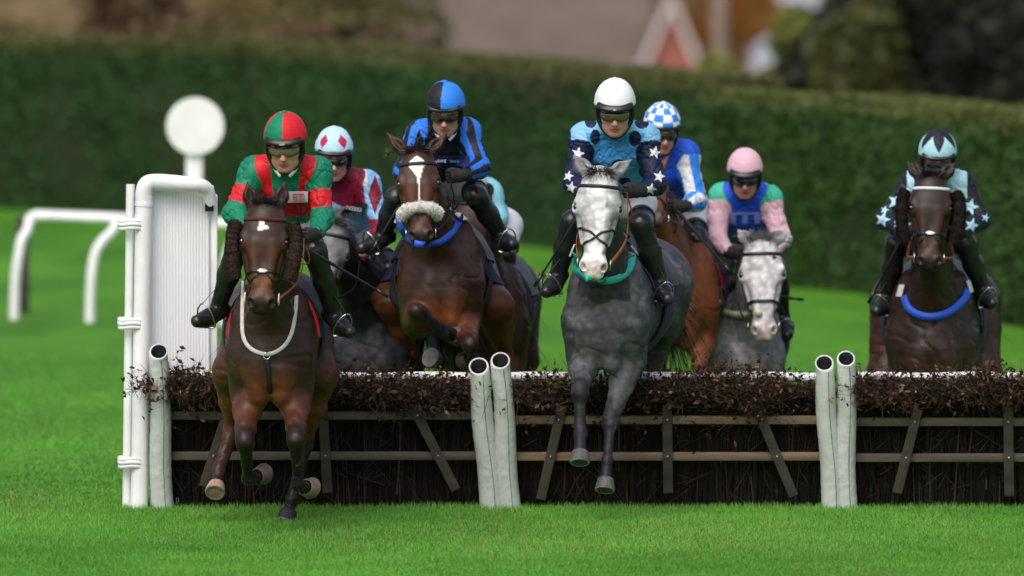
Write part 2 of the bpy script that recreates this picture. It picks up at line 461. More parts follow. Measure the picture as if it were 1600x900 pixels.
# --- grass blades near the hurdle
def grass():
    rng = np.random.default_rng(3)
    def area(n, y0, y1, hmin, hmax, wd):
        y = rng.uniform(y0, y1, n); D = y + 55
        x = rng.uniform(-1, 1, n) * D * .0615
        h = rng.uniform(hmin, hmax, n); return x, y, h, np.full(n, wd)
    A = [area(230000, -5.2, -.35, .018, .040, .0038), area(30000, -.5, .35, .018, .052, .0042), area(60000, .3, 6, .018, .036, .008), area(40000, 5, 15, .012, .030, .012)]
    x, y, h, wd = [np.concatenate(q) for q in zip(*A)]
    cl = .5 + .5 * np.sin(x * 3.1 + 2 * np.sin(y * 2.3)) * np.sin(y * 4.1 + 1.3 * np.sin(x * 2.7))
    h = h * (.75 + .5 * cl)
    n = len(x); base = np.stack([x, y, np.full(n, -.003)], 1)
    az = rng.uniform(0, 6.283, n); tilt = rng.uniform(.05, .75, n)
    d = np.stack([np.cos(az) * np.sin(tilt), np.sin(az) * np.sin(tilt), np.cos(tilt)], 1)
    sa = rng.uniform(0, 6.283, n); side = np.stack([np.cos(sa), np.sin(sa) * .4, np.zeros(n)], 1)
    bend = d * [1, 1, -.4] * (h * rng.uniform(0, .5, n))[:, None]
    V, F = strips(base, d, side, h, wd, bend=bend)
    pv = (.5 + .5 * np.sin(x * 1.3 + np.sin(y * 1.1) * 2 + 1)) * .5 + cl * .5
    c0 = np.array([.044, .170, .017]); c1 = np.array([.135, .385, .042])
    c = c0 + (c1 - c0) * np.clip(pv * .6 + rng.uniform(-.1, .5, n), 0, 1)[:, None]
    dry = rng.random(n) < np.clip(.02+.16*wave(np.stack([x*1.1, y*.6, x*0], 1), 1.6), .01, .16); c[dry] = (.26, .24, .09)
    return V, F, np.repeat(c, 5, 0)
V, F, C_ = grass()
gm = mat('grass_blade', vcol=True, rough=.55, spec=.25)
o = link('grass', mesh_from('grass', V, F, C_), gm)
tag(o, 'short bright green turf grass in front of and behind the hurdle', 'grass', kind='stuff')

# --- hedge
def hedge_piece(pts, h, thick, n_leaf, seed, label, cols):
    rng = np.random.default_rng(seed); pts = [np.asarray(p) for p in pts]
    # polyline resample
    seg = [np.linalg.norm(pts[i+1][:2] - pts[i][:2]) for i in range(len(pts)-1)]; tot = sum(seg); cum = np.concatenate([[0], np.cumsum(seg)])
    def at(s):
        s = np.asarray(s); return np.stack([np.interp(s, cum, [p[0] for p in pts]), np.interp(s, cum, [p[1] for p in pts])], -1)
    nu = int(tot / .25) + 2; us = np.linspace(0, tot, nu); c = at(us); T = np.gradient(c, axis=0); T /= np.linalg.norm(T, axis=1)[:, None]
    Nn = np.stack([-T[:, 1], T[:, 0]], 1)            # points away from the camera
    prof = [(0, 0), (-.03, .5), (-.02, 1.1), (0, h - .12), (.1, h), (thick * .5, h + .03), (thick - .1, h), (thick, h - .1), (thick, 0)]
    prof = [(a, z) for a, z in prof]
    V = []
    for k, (a, z) in enumerate(prof):
        q = c + Nn * a; zz = np.full(nu, float(z))
        wob = .07 * wave(np.stack([us * .8, np.full(nu, z * 2.), np.full(nu, k * .6)], 1), 1.6)
        q = q + Nn * wob[:, None]; 
        if z > 1: zz = zz + .05 * wave(np.stack([us * .5, us * 0, us * 0 + 3], 1), 1.5)
        V.append(np.concatenate([q, zz[:, None]], 1))
    V = np.array(V); K = len(prof)
    i, j = np.meshgrid(np.arange(K-1), np.arange(nu-1), indexing='ij'); a_ = (i*nu+j).ravel()
    F = [np.stack([a_, a_+1, a_+nu+1, a_+nu], 1)]
    V = V.reshape(-1, 3)
    for e in (0, nu - 1):                          # close both ends
        ring = np.arange(K) * nu + e; cc = len(V); V = np.vstack([V, V[ring].mean(0)])
        F.append(np.stack([ring, np.roll(ring, -1), np.full(K, cc)], 1))
    base = np.mean([pts[0], pts[-1]], 0); base[2] = 0
    th = Thing('hedge', base, label, 'hedge')
    col = np.tile(np.array([.02, .03, .012]), (len(V), 1))
    th.part('branches', V, F, M['vcol_rough'], col)
    # leaves over face, top and end
    n = n_leaf; s = rng.uniform(0, tot, n); top = rng.random(n) < .42
    z = np.where(top, h + rng.uniform(-.03, .08, n), rng.uniform(.02, h, n)); a = np.where(top, rng.uniform(0, thick, n), rng.uniform(-.08, .03, n))
    j = np.clip((s / tot * (nu - 1)).astype(int), 0, nu - 1)
    z = z + np.where(z > 1, .05 * wave(np.stack([s * .5, s * 0, s * 0 + 3], 1), 1.5), 0)
    a = a + np.where(top, 0, .09 * wave(np.stack([s * .8, z * 2., z * 0], 1), 1.6))
    ce = np.concatenate([at(s) + Nn[j] * a[:, None], z[:, None]], 1)
    Vl, Fl = leaves(ce, rng.uniform(.022, .042, n), rng)
    pn = wave(np.stack([s * .5, z * .9, z * 0], 1), 1.4)
    pn2 = wave(np.stack([s * .16, z * .5, z * 0 + 5], 1), 1.7)
    g0, g1, br, tp = [np.array(q) for q in cols]
    m = np.clip(.5 + pn * .9 + rng.normal(0, .06, n), 0, 1)[:, None]
    cc = g0 + (g1 - g0) * m
    fb = np.clip(pn2 * 2.2 - .1 + (1.1 - z) * .35, 0, .85)[:, None]
    cc = cc * (1 - fb) + br * fb
    ft = np.clip((z - (h - .16)) / .15, 0, 1)[:, None] * .9  # skylight on the clipped top is put into the leaf colour
    cc = cc * (1 - ft) + tp * ft * (0.75 + .5 * rng.random((n, 1)))
    th.part('leaves', Vl, Fl, M['leaf'], np.repeat(cc, 4, 0), smooth=False)
gcols = ((.016, .044, .016), (.032, .088, .022), (.062, .046, .030), (.10, .105, .035))
left = [HP[0], HP[1], HP[2], HP[3], ground(1135, 430)]
right = [ground(1105, 437), HP[5], HP[6], HP[7]]
hedge_piece(left, 1.78, .55, 190000, 11, 'long clipped dark green hedge crossing behind the riders from the left edge to the gable', gcols)
hedge_piece(right, 1.72, .55, 120000, 12, 'nearer clipped green hedge with its top painted skylit olive running off the right edge of the photo',
            ((.014, .042, .009), (.036, .090, .016), (.055, .045, .020), (.10, .12, .03)))

# --- scrub and trees beyond the hedge
def crown(c, r, n, size, cols, rng, lobes=9):
    c = np.asarray(c, float); r = np.asarray(r, float)
    L_ = c + rng.normal(0, .42, (lobes, 3)) * r; lr = rng.uniform(.35, .62, lobes)
    k = rng.integers(0, lobes, n); d = rng.normal(size=(n, 3)); d /= np.linalg.norm(d, axis=1)[:, None]
    rad = rng.uniform(.55, 1.05, n) ** .5
    p = L_[k] + d * (lr[k] * rad)[:, None] * r
    V, F = leaves(p, rng.uniform(.6, 1.3, n) * size, rng)
    cols = np.array(cols); tone = rng.random(lobes)
    m = np.clip(tone[k] + rng.normal(0, .25, n), 0, 1) * (len(cols) - 1); i0 = np.floor(m).astype(int).clip(0, len(cols) - 2); f = (m - i0)[:, None]
    cc = cols[i0] * (1 - f) + cols[i0 + 1] * f
    return V, F, np.repeat(cc, 4, 0), L_
bark = mat('bark', (.07, .055, .045), .9, noise=.4, nscale=6, bump=.5, bscale=20)
def tree(name, px, py_base, py_top, Y, half_w, label, cols, n=5000, seed=1, group=None, base_z=None, size=.14):
    rng = np.random.default_rng(seed)
    b0 = P(px, py_base, Y); top = P(px, py_top, Y)
    if base_z is not None: b0 = V3(b0[0], Y, base_z)
    h = top[2] - b0[2]
    th = Thing(name, b0, label, 'tree' if 'tree' in name else 'bush', group)
    c = b0 + V3(0, 0, h * .58); V, F, C_, Lb = crown(c, (half_w, half_w * .9, h * .45), n, size, cols, rng)
    th.part('crown', V, F, M['leaf'], C_, smooth=False)
    mb = MB(); mb.tube([b0 - V3(0, 0, .3), b0 + V3(.05, 0, h * .3), c], [h * .035 + .06, h * .026 + .04, .03], 9)
    for q in Lb[:6]: mb.tube([b0 + V3(.02, 0, h * .28), (c + q) / 2 + V3(0, 0, -.1 * h), q], [h * .016 + .02, h * .01 + .015, .012], 6)
    V, F, _ = mb.get(); th.part('trunk', V, F, bark)
    return th
DK = [(.006, .010, .006), (.014, .022, .010), (.03, .038, .016)]
OL = [(.05, .05, .015), (.11, .10, .03), (.16, .11, .04)]
OR = [(.30, .13, .02), (.42, .19, .04), (.30, .20, .06)]
YG = [(.06, .10, .02), (.13, .17, .03), (.2, .2, .05)]
BR = [(.07, .045, .03), (.14, .08, .045), (.12, .10, .035)]
tree('dark_tree', 1590, 330, -150, 52, 1.7, 'near black evergreen tree filling the upper right corner behind the hedge', DK, 9000, 21, base_z=-1.5)
tree('dark_tree', 1425, 330, -140, 60, 1.25, 'dark evergreen tree standing behind the hedge just left of the upper right corner', DK, 8000, 22, base_z=-2)
tree('dark_tree', 1740, 330, -90, 47, 2.2, 'dark tree cut off by the right edge of the photo', DK, 5000, 23, base_z=-1.5)
tree('olive_tree', 1340, 260, 15, 48, .6, 'olive and yellow leafed bush like tree in front of the dark evergreens', [(.03,.04,.012),(.09,.09,.02),(.05,.06,.02)], 4000, 24, base_z=-1)
tree('green_tree', 1205, 260, 72, 62, .8, 'small yellow green tree right of the utility pole behind the hedge', YG, 5000, 25, base_z=-1.5)
tree('autumn_tree', 1110, 250, -60, 150, 1.5, 'orange autumn tree standing left of the utility pole behind the gable', OR, 7000, 26, base_z=-2)
tree('autumn_tree', 1150, 260, -70, 140, .45, 'orange autumn tree standing right of the utility pole', OR, 3500, 27, base_z=-2)
tree('dark_tree', 1275, 300, 70, 50, .6, 'low dark tree filling the gap under the pale sky gap', DK, 4000, 28, base_z=-1)
rng = np.random.default_rng(5)
scr = [(60, 20, 60), (170, 45, 48), (300, 10, 70), (420, 40, 52), (520, 10, 65), (600, 40, 55), (-40, 30, 55), (240, -60, 90), (460, -60, 95), (110, -60, 110)]
for i, (px, pt, Y) in enumerate(scr):
    b0 = P(px, 150, Y); top = P(px, pt, Y); hh = 0.5 + rng.random() * .4
    th = Thing('scrub_bush', V3(b0[0], Y, 0.1), 'low brown and olive scrub bush on the litter covered bank beyond the long hedge', 'bush', 'scrub bushes beyond the long hedge')
    cz = max(.3, P(px, pt + 20, Y)[2] - .2)
    V, F, C_, Lb = crown((b0[0], Y, cz * .55 + .1), (.9 + rng.random() * .8, .9, cz * .55 + .1), 2600, .1, BR if i % 2 else OL, rng)
    th.part('crown', V, F, M['leaf'], C_, smooth=False)
    mb = MB()
    for q in Lb[:4]: mb.tube([V3(b0[0], Y, -.05), (V3(b0[0], Y, 0) + q) / 2, q], [.04, .03, .012], 6)
    V, F, _ = mb.get(); th.part('trunk', V, F, bark)

# --- house: grey brown tiled roof, gable with white barge boards on brick
def house():
    Y = 125.0
    ap = P(1048, -8, Y); el_ = P(990, 128, Y); er = P(1108, 128, Y); 
    hw = (er[0] - el_[0]) / 2; cx = ap[0]; za, ze = ap[2], el_[2]; zb = -4.5; ln = 4.4
    th = Thing('brick_house', V3(cx, Y, zb), 'brick house with a grey brown tiled roof and white edged gable beyond the hedge', 'house')
    brick = mat('brick', (.36, .13, .10), .9, noise=.2, nscale=3, bump=.3, bscale=30)
    tile = mat('roof_tiles', (.115, .088, .072), .85, noise=.25, nscale=2, bump=.6, bscale=8)
    white = mat('painted_board', (.62, .58, .56), .6, noise=.08)
    # gable block faces the camera
    mb = MB(); Yb = Y + 6
    V = [(cx-hw, Y, zb), (cx+hw, Y, zb), (cx+hw, Y, ze), (cx, Y, za-.05), (cx-hw, Y, ze), (cx-hw, Yb, zb), (cx+hw, Yb, zb), (cx+hw, Yb, ze), (cx, Yb, za-.05), (cx-hw, Yb, ze)]
    mb.add(V, [[0, 1, 2, 4], [5, 9, 7, 6], [0, 4, 9, 5], [1, 6, 7, 2]]); mb.add(V, [[4, 2, 3], [9, 8, 7]])
    mb.box((cx-hw-ln/2-.01, Y+3.2, (zb+ze)/2-.1), (ln, 5.4, ze-zb-.2))
    V, F, _ = mb.get(); th.part('wall', V, F, brick, smooth=False)
    mb = MB(); th_ = .12
    for sgn in (-1, 1):
        e = V3(cx+sgn*(hw+.25), 0, ze-.25*(za-ze)/hw); a = V3(cx, 0, za)
        mb.add([(a[0], Y-.2, a[2]), (e[0], Y-.2, e[2]), (e[0], Yb, e[2]), (a[0], Yb, a[2]), (a[0], Y-.2, a[2]+th_), (e[0], Y-.2, e[2]+th_), (e[0], Yb, e[2]+th_), (a[0], Yb, a[2]+th_)],
               [[0,1,2,3],[4,7,6,5],[0,4,5,1],[1,5,6,2],[2,6,7,3],[3,7,4,0]])
    x0, x1 = cx-hw-ln-.3, cx-.3; zr = P(800, -60, Y+3)[2]
    mb.add([(x0, Y-.3, ze-.05), (x1, Y-.3, ze-.05), (x1, Y+3.2, zr), (x0, Y+3.2, zr), (x0, Y+6.6, ze-.05), (x1, Y+6.6, ze-.05),
            (x0, Y-.3, ze-.17), (x1, Y-.3, ze-.17), (x1, Y+6.6, ze-.17), (x0, Y+6.6, ze-.17)],
           [[0,1,2,3],[3,2,5,4],[0,6,7,1],[4,5,8,9],[6,9,8,7]])
    V, F, _ = mb.get(); rf = th.part('roof', V, F, tile, smooth=False)
    for sgn in (-1, 1):
        mb = MB(); e = V3(cx+sgn*(hw+.3), Y-.26, ze-.3*(za-ze)/hw); a = V3(cx, Y-.26, za+.05)
        n = V3(0, 0, -.30); 
        mb.add([a, e, e+n, a+n, a-V3(0,.05,0), e-V3(0,.05,0), e+n-V3(0,.05,0), a+n-V3(0,.05,0)], [[0,1,2,3],[4,7,6,5],[0,4,5,1],[1,5,6,2],[2,6,7,3],[3,7,4,0]])
        V, F, _ = mb.get(); th.part('barge_board', V, F, white, parent=rf, smooth=False)
house()
# made-up building, its pale wall stands in for the sky gap between the trees
def sky_gap_building():
    Y = 170.0; c = P(1228, 60, Y); th = Thing('sky_gap_building', V3(c[0], Y, -5), 'made-up pale blue grey building standing in for the sky gap between the orange and dark trees', 'building')
    wall = mat('sky_gap_pale', (.42, .47, .56), .8, noise=.1, nscale=1)
    mb = MB(); mb.box((c[0], Y+3, -.4), (1.7, 6, 9.2)); V, F, _ = mb.get(); th.part('wall', V, F, wall, smooth=False)
    mb = MB(); mb.box((c[0], Y+3, 4.35), (2.0, 6.4, .3), bev=.05); V, F, _ = mb.get(); th.part('roof', V, F, mat('slate', (.2, .2, .22), .7, noise=.2), smooth=False)
    for dx in (-.45, .45):
        mb = MB(); mb.box((c[0]+dx, Y-.02, 1.2), (.4, .08, .8)); V, F, _ = mb.get(); th.part('window', V, F, mat('window_glass', (.1, .12, .15), .1), smooth=False)
sky_gap_building()
def pole():
    Y = 70.0; b0 = P(1124, 300, Y); b0[2] = -1.0
    th = Thing('utility_pole', b0, 'grey brown wooden pole standing beyond the hedge right of the brick gable', 'pole')
    mb = MB(); mb.tube([b0, V3(b0[0], Y, 7.5)], [.13, .10], 12); V, F, _ = mb.get(); th.part('shaft', V, F, mat('pole_wood', (.24, .18, .15), .9, noise=.3, nscale=5, bump=.3))
    mb = MB(); mb.box((b0[0], Y-.1, 7.1), (1.6, .1, .12)); V, F, _ = mb.get(); th.part('crossarm', V, F, M['dark_wood'], smooth=False)
pole()

# --- running rail, dark post and round marker on the left
def rail():
    D = lambda px, py: ground(px, py)
    th = None
    a = D(20, 500); b_ = D(142, 506)
    th = Thing('running_rail', a, 'white plastic running rail on curved legs at the left behind the wing', 'rail')
    Yr = 19.1; r = .044
    pl = M['plastic']
    def pth(pts): 
        pts = np.array(pts, float); t = np.linspace(0, 1, len(pts)); tt = np.linspace(0, 1, 22)
        return np.stack([np.interp(tt, t, pts[:, i]) for i in range(3)], 1)
    def leg(px0, pxt, yb, yt, Yl):
        g = P(px0, yb, Yl); g[2] = 0
        q = [g + V3(0,0,-.1), P(px0+2, yb-60, Yl-.0), P(px0+8, yb-105, Yl+.02), P((px0*2+pxt)/3+4, yb-128, Yl+.05), P((px0+pxt*2)/3+2, yt+22, Yl+.12), P(pxt, yt, Yl+.2)]
        mb = MB(); mb.tube(smooth_path(q, 24), [r*.95]*24, 12); V, F, _ = mb.get(); th.part('leg', V, F, pl)
    leg(22, 48, 500, 341, Yr); leg(140, 188, 505, 341, Yr-.4)
    leg(348, 392, 500, 345, Yr-.8)
    pts = [P(44, 348, Yr+.2), P(52, 338, Yr+.2), P(75, 337, Yr+.15), P(200, 342, Yr), P(345, 349, Yr-.6), P(480, 355, Yr-1.0)]
    mb = MB(); mb.tube(smooth_path(pts, 40), .054, 14, flat=.8); V, F, _ = mb.get(); th.part('top_rail', V, F, pl)
def smooth_path(pts, n):
    """Catmull-Rom through the points"""
    p = np.array(pts, float); p = np.vstack([2*p[0]-p[1], p, 2*p[-1]-p[-2]]); m = len(p) - 3
    out = []
    for t in np.linspace(0, m - 1e-6, n):
        i = int(t); f = t - i; a, b_, c, d = p[i:i+4]
        out.append(.5*((2*b_) + (-a+c)*f + (2*a-5*b_+4*c-d)*f*f + (-a+3*b_-3*c+d)*f**3))
    return np.array(out)
rail()
def dark_post():
    g = ground(36, 490); th_ = MB(); th_.box(g + V3(0, 0, .42), (.11, .1, .86), bev=.01); V, F, _ = th_.get()
    Thing('post', g, 'short black wooden post standing behind the left end of the running rail', 'post', V=V, F=F, mat=M['dark_wood'])
dark_post()
def marker():
    Y = 17.0; c = P(305, 197, Y); s = FPX / (Y + 55)
    th = Thing('marker_sign', V3(c[0], Y, 0), 'white round disc marker on a white post behind the wing', 'sign')
    mb = MB(); n = 40; a = np.arange(n) * 2 * math.pi / n; R = 45 / s
    ring = np.stack([c[0] + R * np.cos(a), np.full(n, Y), c[2] + R * np.sin(a)], 1)
    k = np.arange(n)
    V = np.vstack([ring + [0, -.02, 0], ring + [0, .02, 0], [c + V3(0, -.022, 0)], [c + V3(0, .022, 0)]])
    mb.add(V, np.stack([k, (k+1) % n, (k+1) % n + n, k + n], 1)); mb.add(V, np.stack([(k+1) % n, k, np.full(n, 2*n)], 1)); mb.add(V, np.stack([k+n, (k+1) % n+n, np.full(n, 2*n+1)], 1))
    V, F, _ = mb.get(); th.part('disc', V, F, mat('sign_paint', (.82, .82, .83), .5, noise=.07, nscale=5), smooth=False)
    mb = MB(); mb.box((c[0]-.01, Y+.05, c[2]/2), (26 / s, .05, c[2]), bev=.006); V, F, _ = mb.get(); th.part('post', V, F, M['plastic'])
marker()

# --- the wing
def wing():
    th = Thing('hurdle_wing', V3(P(200, 795, -.1)[0], 0, 0), 'tall white plastic wing with ribbed panel at the left end of the hurdle', 'wing')
    pl = M['plastic']; Yw = -.05
    # flat outer upright
    xl = P(200, 600, Yw)[0]
    def zt(py, Y=Yw): return P(200, py, Y)[2]
    mb = MB(); z = zt(288); mb.tube([V3(P(198, 795, Yw)[0], Yw, 0), V3(P(204, 288, Yw)[0], Yw, z)], .036, 14, flat=.8); V, F, _ = mb.get(); th.part('outer_pole', V, F, pl)
    # fat frame tube: up, elbow, across and back down on the far side
    Yf = -.1
    pts = [P(217, 797, Yf), P(219, 700, Yf), P(222, 500, Yf), P(225, 330, Yf), P(225, 303, Yf), P(229, 289, Yf+.0), P(241, 285, Yf+.02), P(270, 286, Yf+.04), P(300, 288, Yf+.06), P(314, 290, Yf+.08), P(324, 298, Yf+.12), P(329, 318, Yf+.16)]
    mb = MB(); mb.tube(smooth_path(pts, 60), np.interp(np.arange(60), [0, 36, 46, 60], [.056, .055, .046, .044]), 18); V, F, _ = mb.get(); th.part('frame_tube', V, F, pl)
    mb = MB(); mb.tube([P(225, 322, Yf), P(225.5, 316, Yf)], .060, 18); V, F, _ = mb.get(); th.part('joint_collar', V, F, pl)
    # far side hanging sleeve
    mb = MB(); c = P(330, 430, .12); mb.box(V3(c[0], .14, c[2]), (.035, .05, 1.15), bev=.008); mb.box(P(334, 440, .12), (.05, .03, 1.12), bev=.01)
    V, F, _ = mb.get(); th.part('far_pole', V, F, pl)
    mb = MB(); mb.box(P(327, 318, .03), (.055, .02, .10), bev=.004); V, F, _ = mb.get(); th.part('dark_strip', V, F, M['foam'])  # small near-black strip at the far end of the frame tube
    # ribbed panel: corrugated sheet
    n = 20 * 8; f = np.linspace(0, 1, n); X0, X1 = P(234, 500, -.02)[0], P(327, 500, .08)[0]
    X = X0 + (X1 - X0) * f; Yp = -.02 + .10 * f - .0026 * np.abs(np.sin(f * math.pi * 20))
    zt_ = P(270, 292, .1)[2] - .02
    V = np.concatenate([np.stack([X, Yp, np.full(n, .02)], 1), np.stack([X, Yp, np.full(n, zt_)], 1), np.stack([X, Yp + .02, np.full(n, zt_)], 1), np.stack([X, Yp + .02, np.full(n, .02)], 1)])
    i = np.arange(n - 1); F = [np.stack([i + a * n, i + 1 + a * n, i + 1 + b * n, i + b * n], 1) for a, b in ((0, 1), (1, 2), (2, 3), (3, 0))]
    th.part('ribbed_panel', V, F, mat('ribbed_plastic', (.86, .86, .90), .4, noise=.07, nscale=3, stretch=(1, 1, .25), bump=.2, bscale=9), smooth=False)
    # cable-tie bands
    for py in (350, 505, 722):
        a = P(208, py, Yf - .0); pts = []
        for k in range(24):
            an = k / 24 * 2 * math.pi; pts.append(a + V3(.095 * math.cos(an), .060 * math.sin(an), .004 * math.sin(3 * an)))
        pts = np.array(pts); nor = pts - a; nor[:, 2] = 0; nor /= np.linalg.norm(nor, axis=1)[:, None]
        mb = MB(); 
        for dz, e_ in ((-.024, 0), (0, .002), (.022, .001)): mb.ribbon(pts + [0, 0, dz] + nor*e_, nor, .027, .003, closed=True)
        V, F, _ = mb.get(); th.part('tie_band', V, F, pl)
    return th
wing()

# --- hurdle panels
LEAN = V3(0, -.22, .93)      # top edge leans towards the camera
def twig_mesh(x0, x1, n, rng, seed_lean):
    """upright birch twigs filling a panel; all in the panel's own leaning plane"""
    x = rng.uniform(x0, x1, n); off = rng.uniform(-.06, .05, n)
    base = np.stack([x, .06 + off, np.zeros(n)], 1)
    up = nrm(LEAN)
    spread = rng.normal(0, .05, n) + seed_lean(x)
    d = up + np.stack([spread, rng.normal(0, .02, n), np.zeros(n)], 1); d /= np.linalg.norm(d, axis=1)[:, None]
    Lg = rng.uniform(.5, .98, n) ; side = np.cross(d, [0, 1, 0]); side /= np.linalg.norm(side, axis=1)[:, None]
    start = rng.uniform(0, .35, n) * (rng.random(n) < .5)
    base = base + d * start[:, None] 
    Lg = np.minimum(Lg, np.where(rng.random(n) < .35, .895, .855) - start)
    bend = np.stack([rng.normal(0, .03, n), np.zeros(n), np.zeros(n)], 1)
    return base, d, side, Lg, bend
def panel(pxl, pxr, label, slats, braces, rail_mat, dens, seed, padl, padr, litter, clumps):
    rng = np.random.default_rng(seed)
    xb0, xb1 = P(pxl, 780, 0)[0], P(pxr, 780, 0)[0]
    th = Thing('brush_hurdle', V3((xb0+xb1)/2, 0, 0), label, 'hurdle', 'brush hurdle panels')
    up = nrm(LEAN)
    def on(px, py, lift=0.0):
        """point on the front of the leaning panel"""
        # solve P(px,py,Y) lying on plane y = -0.05 + z*LEAN.y/LEAN.z
        Y = 0.0
        for _ in range(6):
            q = P(px, py, Y); Y = -.07 - lift + q[2] * LEAN[1] / LEAN[2]
        return P(px, py, Y)
    # dense backing of brush (a thick dark core)
    mb = MB(); c0 = V3((xb0+xb1)/2, .07, 0) + up * .45
    R = np.stack([V3(1, 0, 0), np.cross(up, V3(1, 0, 0)), up], 1)
    nx, nz = int((xb1-xb0)/.03), 34; X = np.linspace(xb0-.02, xb1+.02, nx); Z = np.linspace(.0, .81, nz)
    gx, gz_ = np.meshgrid(X, Z, indexing='ij')
    fr = V3(0, 0, 0) + gx[..., None]*V3(1, 0, 0) + gz_[..., None]*up + V3(0, .035, 0) + (rng.random(gx.shape)-.5)[..., None]*V3(0, .05, 0)
    bk = fr + V3(0, .12, 0); a = np.arange(nx*nz).reshape(nx, nz)
    q = lambda A: np.stack([A[:-1, :-1].ravel(), A[1:, :-1].ravel(), A[1:, 1:].ravel(), A[:-1, 1:].ravel()], 1)
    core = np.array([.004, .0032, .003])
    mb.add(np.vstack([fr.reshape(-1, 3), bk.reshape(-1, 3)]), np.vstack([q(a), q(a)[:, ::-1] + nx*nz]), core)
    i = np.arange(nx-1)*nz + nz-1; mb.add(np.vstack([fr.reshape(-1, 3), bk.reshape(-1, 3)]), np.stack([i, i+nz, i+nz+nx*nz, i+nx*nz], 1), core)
    n = dens; base, d, side, Lg, bend = twig_mesh(xb0, xb1, n, rng, lambda x: .32*np.exp(-(x-xb0)/.12)*-.6 + .25*np.exp(-(xb1-x)/.12)*.4)
    V, F = strips(base, d, side, Lg, rng.uniform(.004, .011, n), bend=bend)
    V2 = V.reshape(n, 5, 3).copy(); 
    cc = np.array([.012, .009, .0075]) * rng.uniform(.2, 1.6, (n, 1)); pale = rng.random(n) < .03; cc[pale] = (.06, .046, .036)
    red = rng.random(n) < .02; cc[red] = (.07, .02, .018)
    for f in F: mb.add(V, f, np.repeat(cc, 5, 0))
    # crossing stray twigs
    n = dens // 14; x = rng.uniform(xb0, xb1, n); s = rng.uniform(.0, .8, n); sd = rng.choice([-1, 1], n)
    base = np.stack([x, np.full(n, -.02), np.zeros(n)], 1) + up*s[:, None]
    d = np.stack([sd*rng.uniform(.1, .9, n), -rng.uniform(0, .12, n), rng.uniform(.2, 1, n)], 1); d /= np.linalg.norm(d, axis=1)[:, None]
    side = np.cross(d, [0, 1, 0]); side /= np.linalg.norm(side, axis=1)[:, None]
    V, F = strips(base, d, side, rng.uniform(.06, .32, n), rng.uniform(.003, .006, n))
    for f in F: mb.add(V, f, np.repeat(np.array([.030, .021, .017])*rng.uniform(.4, 1.6, (n, 1)), 5, 0))
    V, F, C_ = mb.get(); th.part('brush', V, F, M['vcol_rough'], C_, smooth=False)
    # leafy top growth
    mb = MB(); n = int(litter*(xb1-xb0)); x = rng.uniform(xb0, xb1, n)
    cl = np.clip(.5+1.0*wave(np.stack([x*2.2+seed, x*0, x*0], 1), 1.5), .05, 1.4)
    s = .818 - rng.exponential(.045, n)*(.3+1.1*cl) + rng.uniform(-.03, .105, n)*np.clip(cl-.15, 0, 2)**1.3
    y = rng.uniform(-.16, .02, n)
    base = np.stack([x, y, np.zeros(n)], 1) + up*s[:, None]
    d = np.stack([rng.normal(0, 1, n), rng.normal(-.1, .6, n), rng.normal(.4, .7, n)], 1); d /= np.linalg.norm(d, axis=1)[:, None]
    side = np.cross(d, rng.normal(size=(n, 3))); side /= np.linalg.norm(side, axis=1)[:, None]
    V, F = strips(base, d, side, rng.uniform(.03, .12, n), rng.uniform(.002, .005, n))
    for f in F: mb.add(V, f, np.repeat(np.array([.035, .022, .018])*rng.uniform(.4, 2.4, (n, 1)), 5, 0))
    keep = rng.random(n) < np.clip(cl*.6, .1, .75); ce = (base + d*.05)[keep]; m = len(ce)
    V, F = leaves(ce, rng.uniform(.009, .026, m), rng)
    pal = np.array([(.032, .017, .011), (.062, .032, .018), (.12, .064, .034), (.020, .011, .009), (.26, .16, .11)])
    cc = pal[rng.choice(5, m, p=[.38, .27, .13, .19, .03])]*rng.uniform(.6, 1.2, (m, 1))
    for f in F: mb.add(V, f, np.repeat(cc, 4, 0))
    for (cpx, wd, up0, amt) in clumps:
        x0c = P(cpx, 590, -.25)[0]; n = int(420*amt); x = x0c+rng.normal(0, wd, n); s = up0+rng.normal(0, .035, n)-np.abs(rng.normal(0, .03, n)); y = rng.uniform(-.20, .02, n)
        base = np.stack([x, y, np.zeros(n)], 1)+up*s[:, None]; d = np.stack([rng.normal(0, 1, n), rng.normal(-.2, .6, n), rng.normal(.15, .8, n)], 1); d /= np.linalg.norm(d, axis=1)[:, None]
        side = np.cross(d, rng.normal(size=(n, 3))); side /= np.linalg.norm(side, axis=1)[:, None]; Lt = rng.uniform(.05, .2, n)
        V, F = strips(base, d, side, Lt, rng.uniform(.0025, .005, n), bend=rng.normal(0, .03, (n, 3)))
        for f in F: mb.add(V, f, np.repeat(np.array([.035, .022, .018])*rng.uniform(.4, 2.6, (n, 1)), 5, 0))
        k = rng.integers(0, n, int(n*1.0)); ce = base[k]+d[k]*(Lt[k]*rng.uniform(.3, 1, len(k)))[:, None]; V, F = leaves(ce, rng.uniform(.010, .028, len(k)), rng)
        cc = pal[rng.choice(5, len(k), p=[.34, .27, .15, .17, .07])]*rng.uniform(.6, 1.3, (len(k), 1))
        for f in F: mb.add(V, f, np.repeat(cc, 4, 0))
    V, F, C_ = mb.get(); th.part('leaf_litter', V, F, M['vcol_rough'], C_, smooth=False)
    # padded top rail behind
    x0, x1 = P(padl, 575, -.1)[0], P(padr, 575, -.1)[0]; zt = P(800, 583, -.12)[2]
    mb = MB(); xs = np.linspace(x0, x1, 30)
    mb.tube(np.stack([xs, -.16+0*xs, zt-.022 + .004*np.sin(xs*9)], 1), .032, 14, up=(0, 0, 1)); V, F, _ = mb.get()
    th.part('top_rail', V, F, M['plastic'])
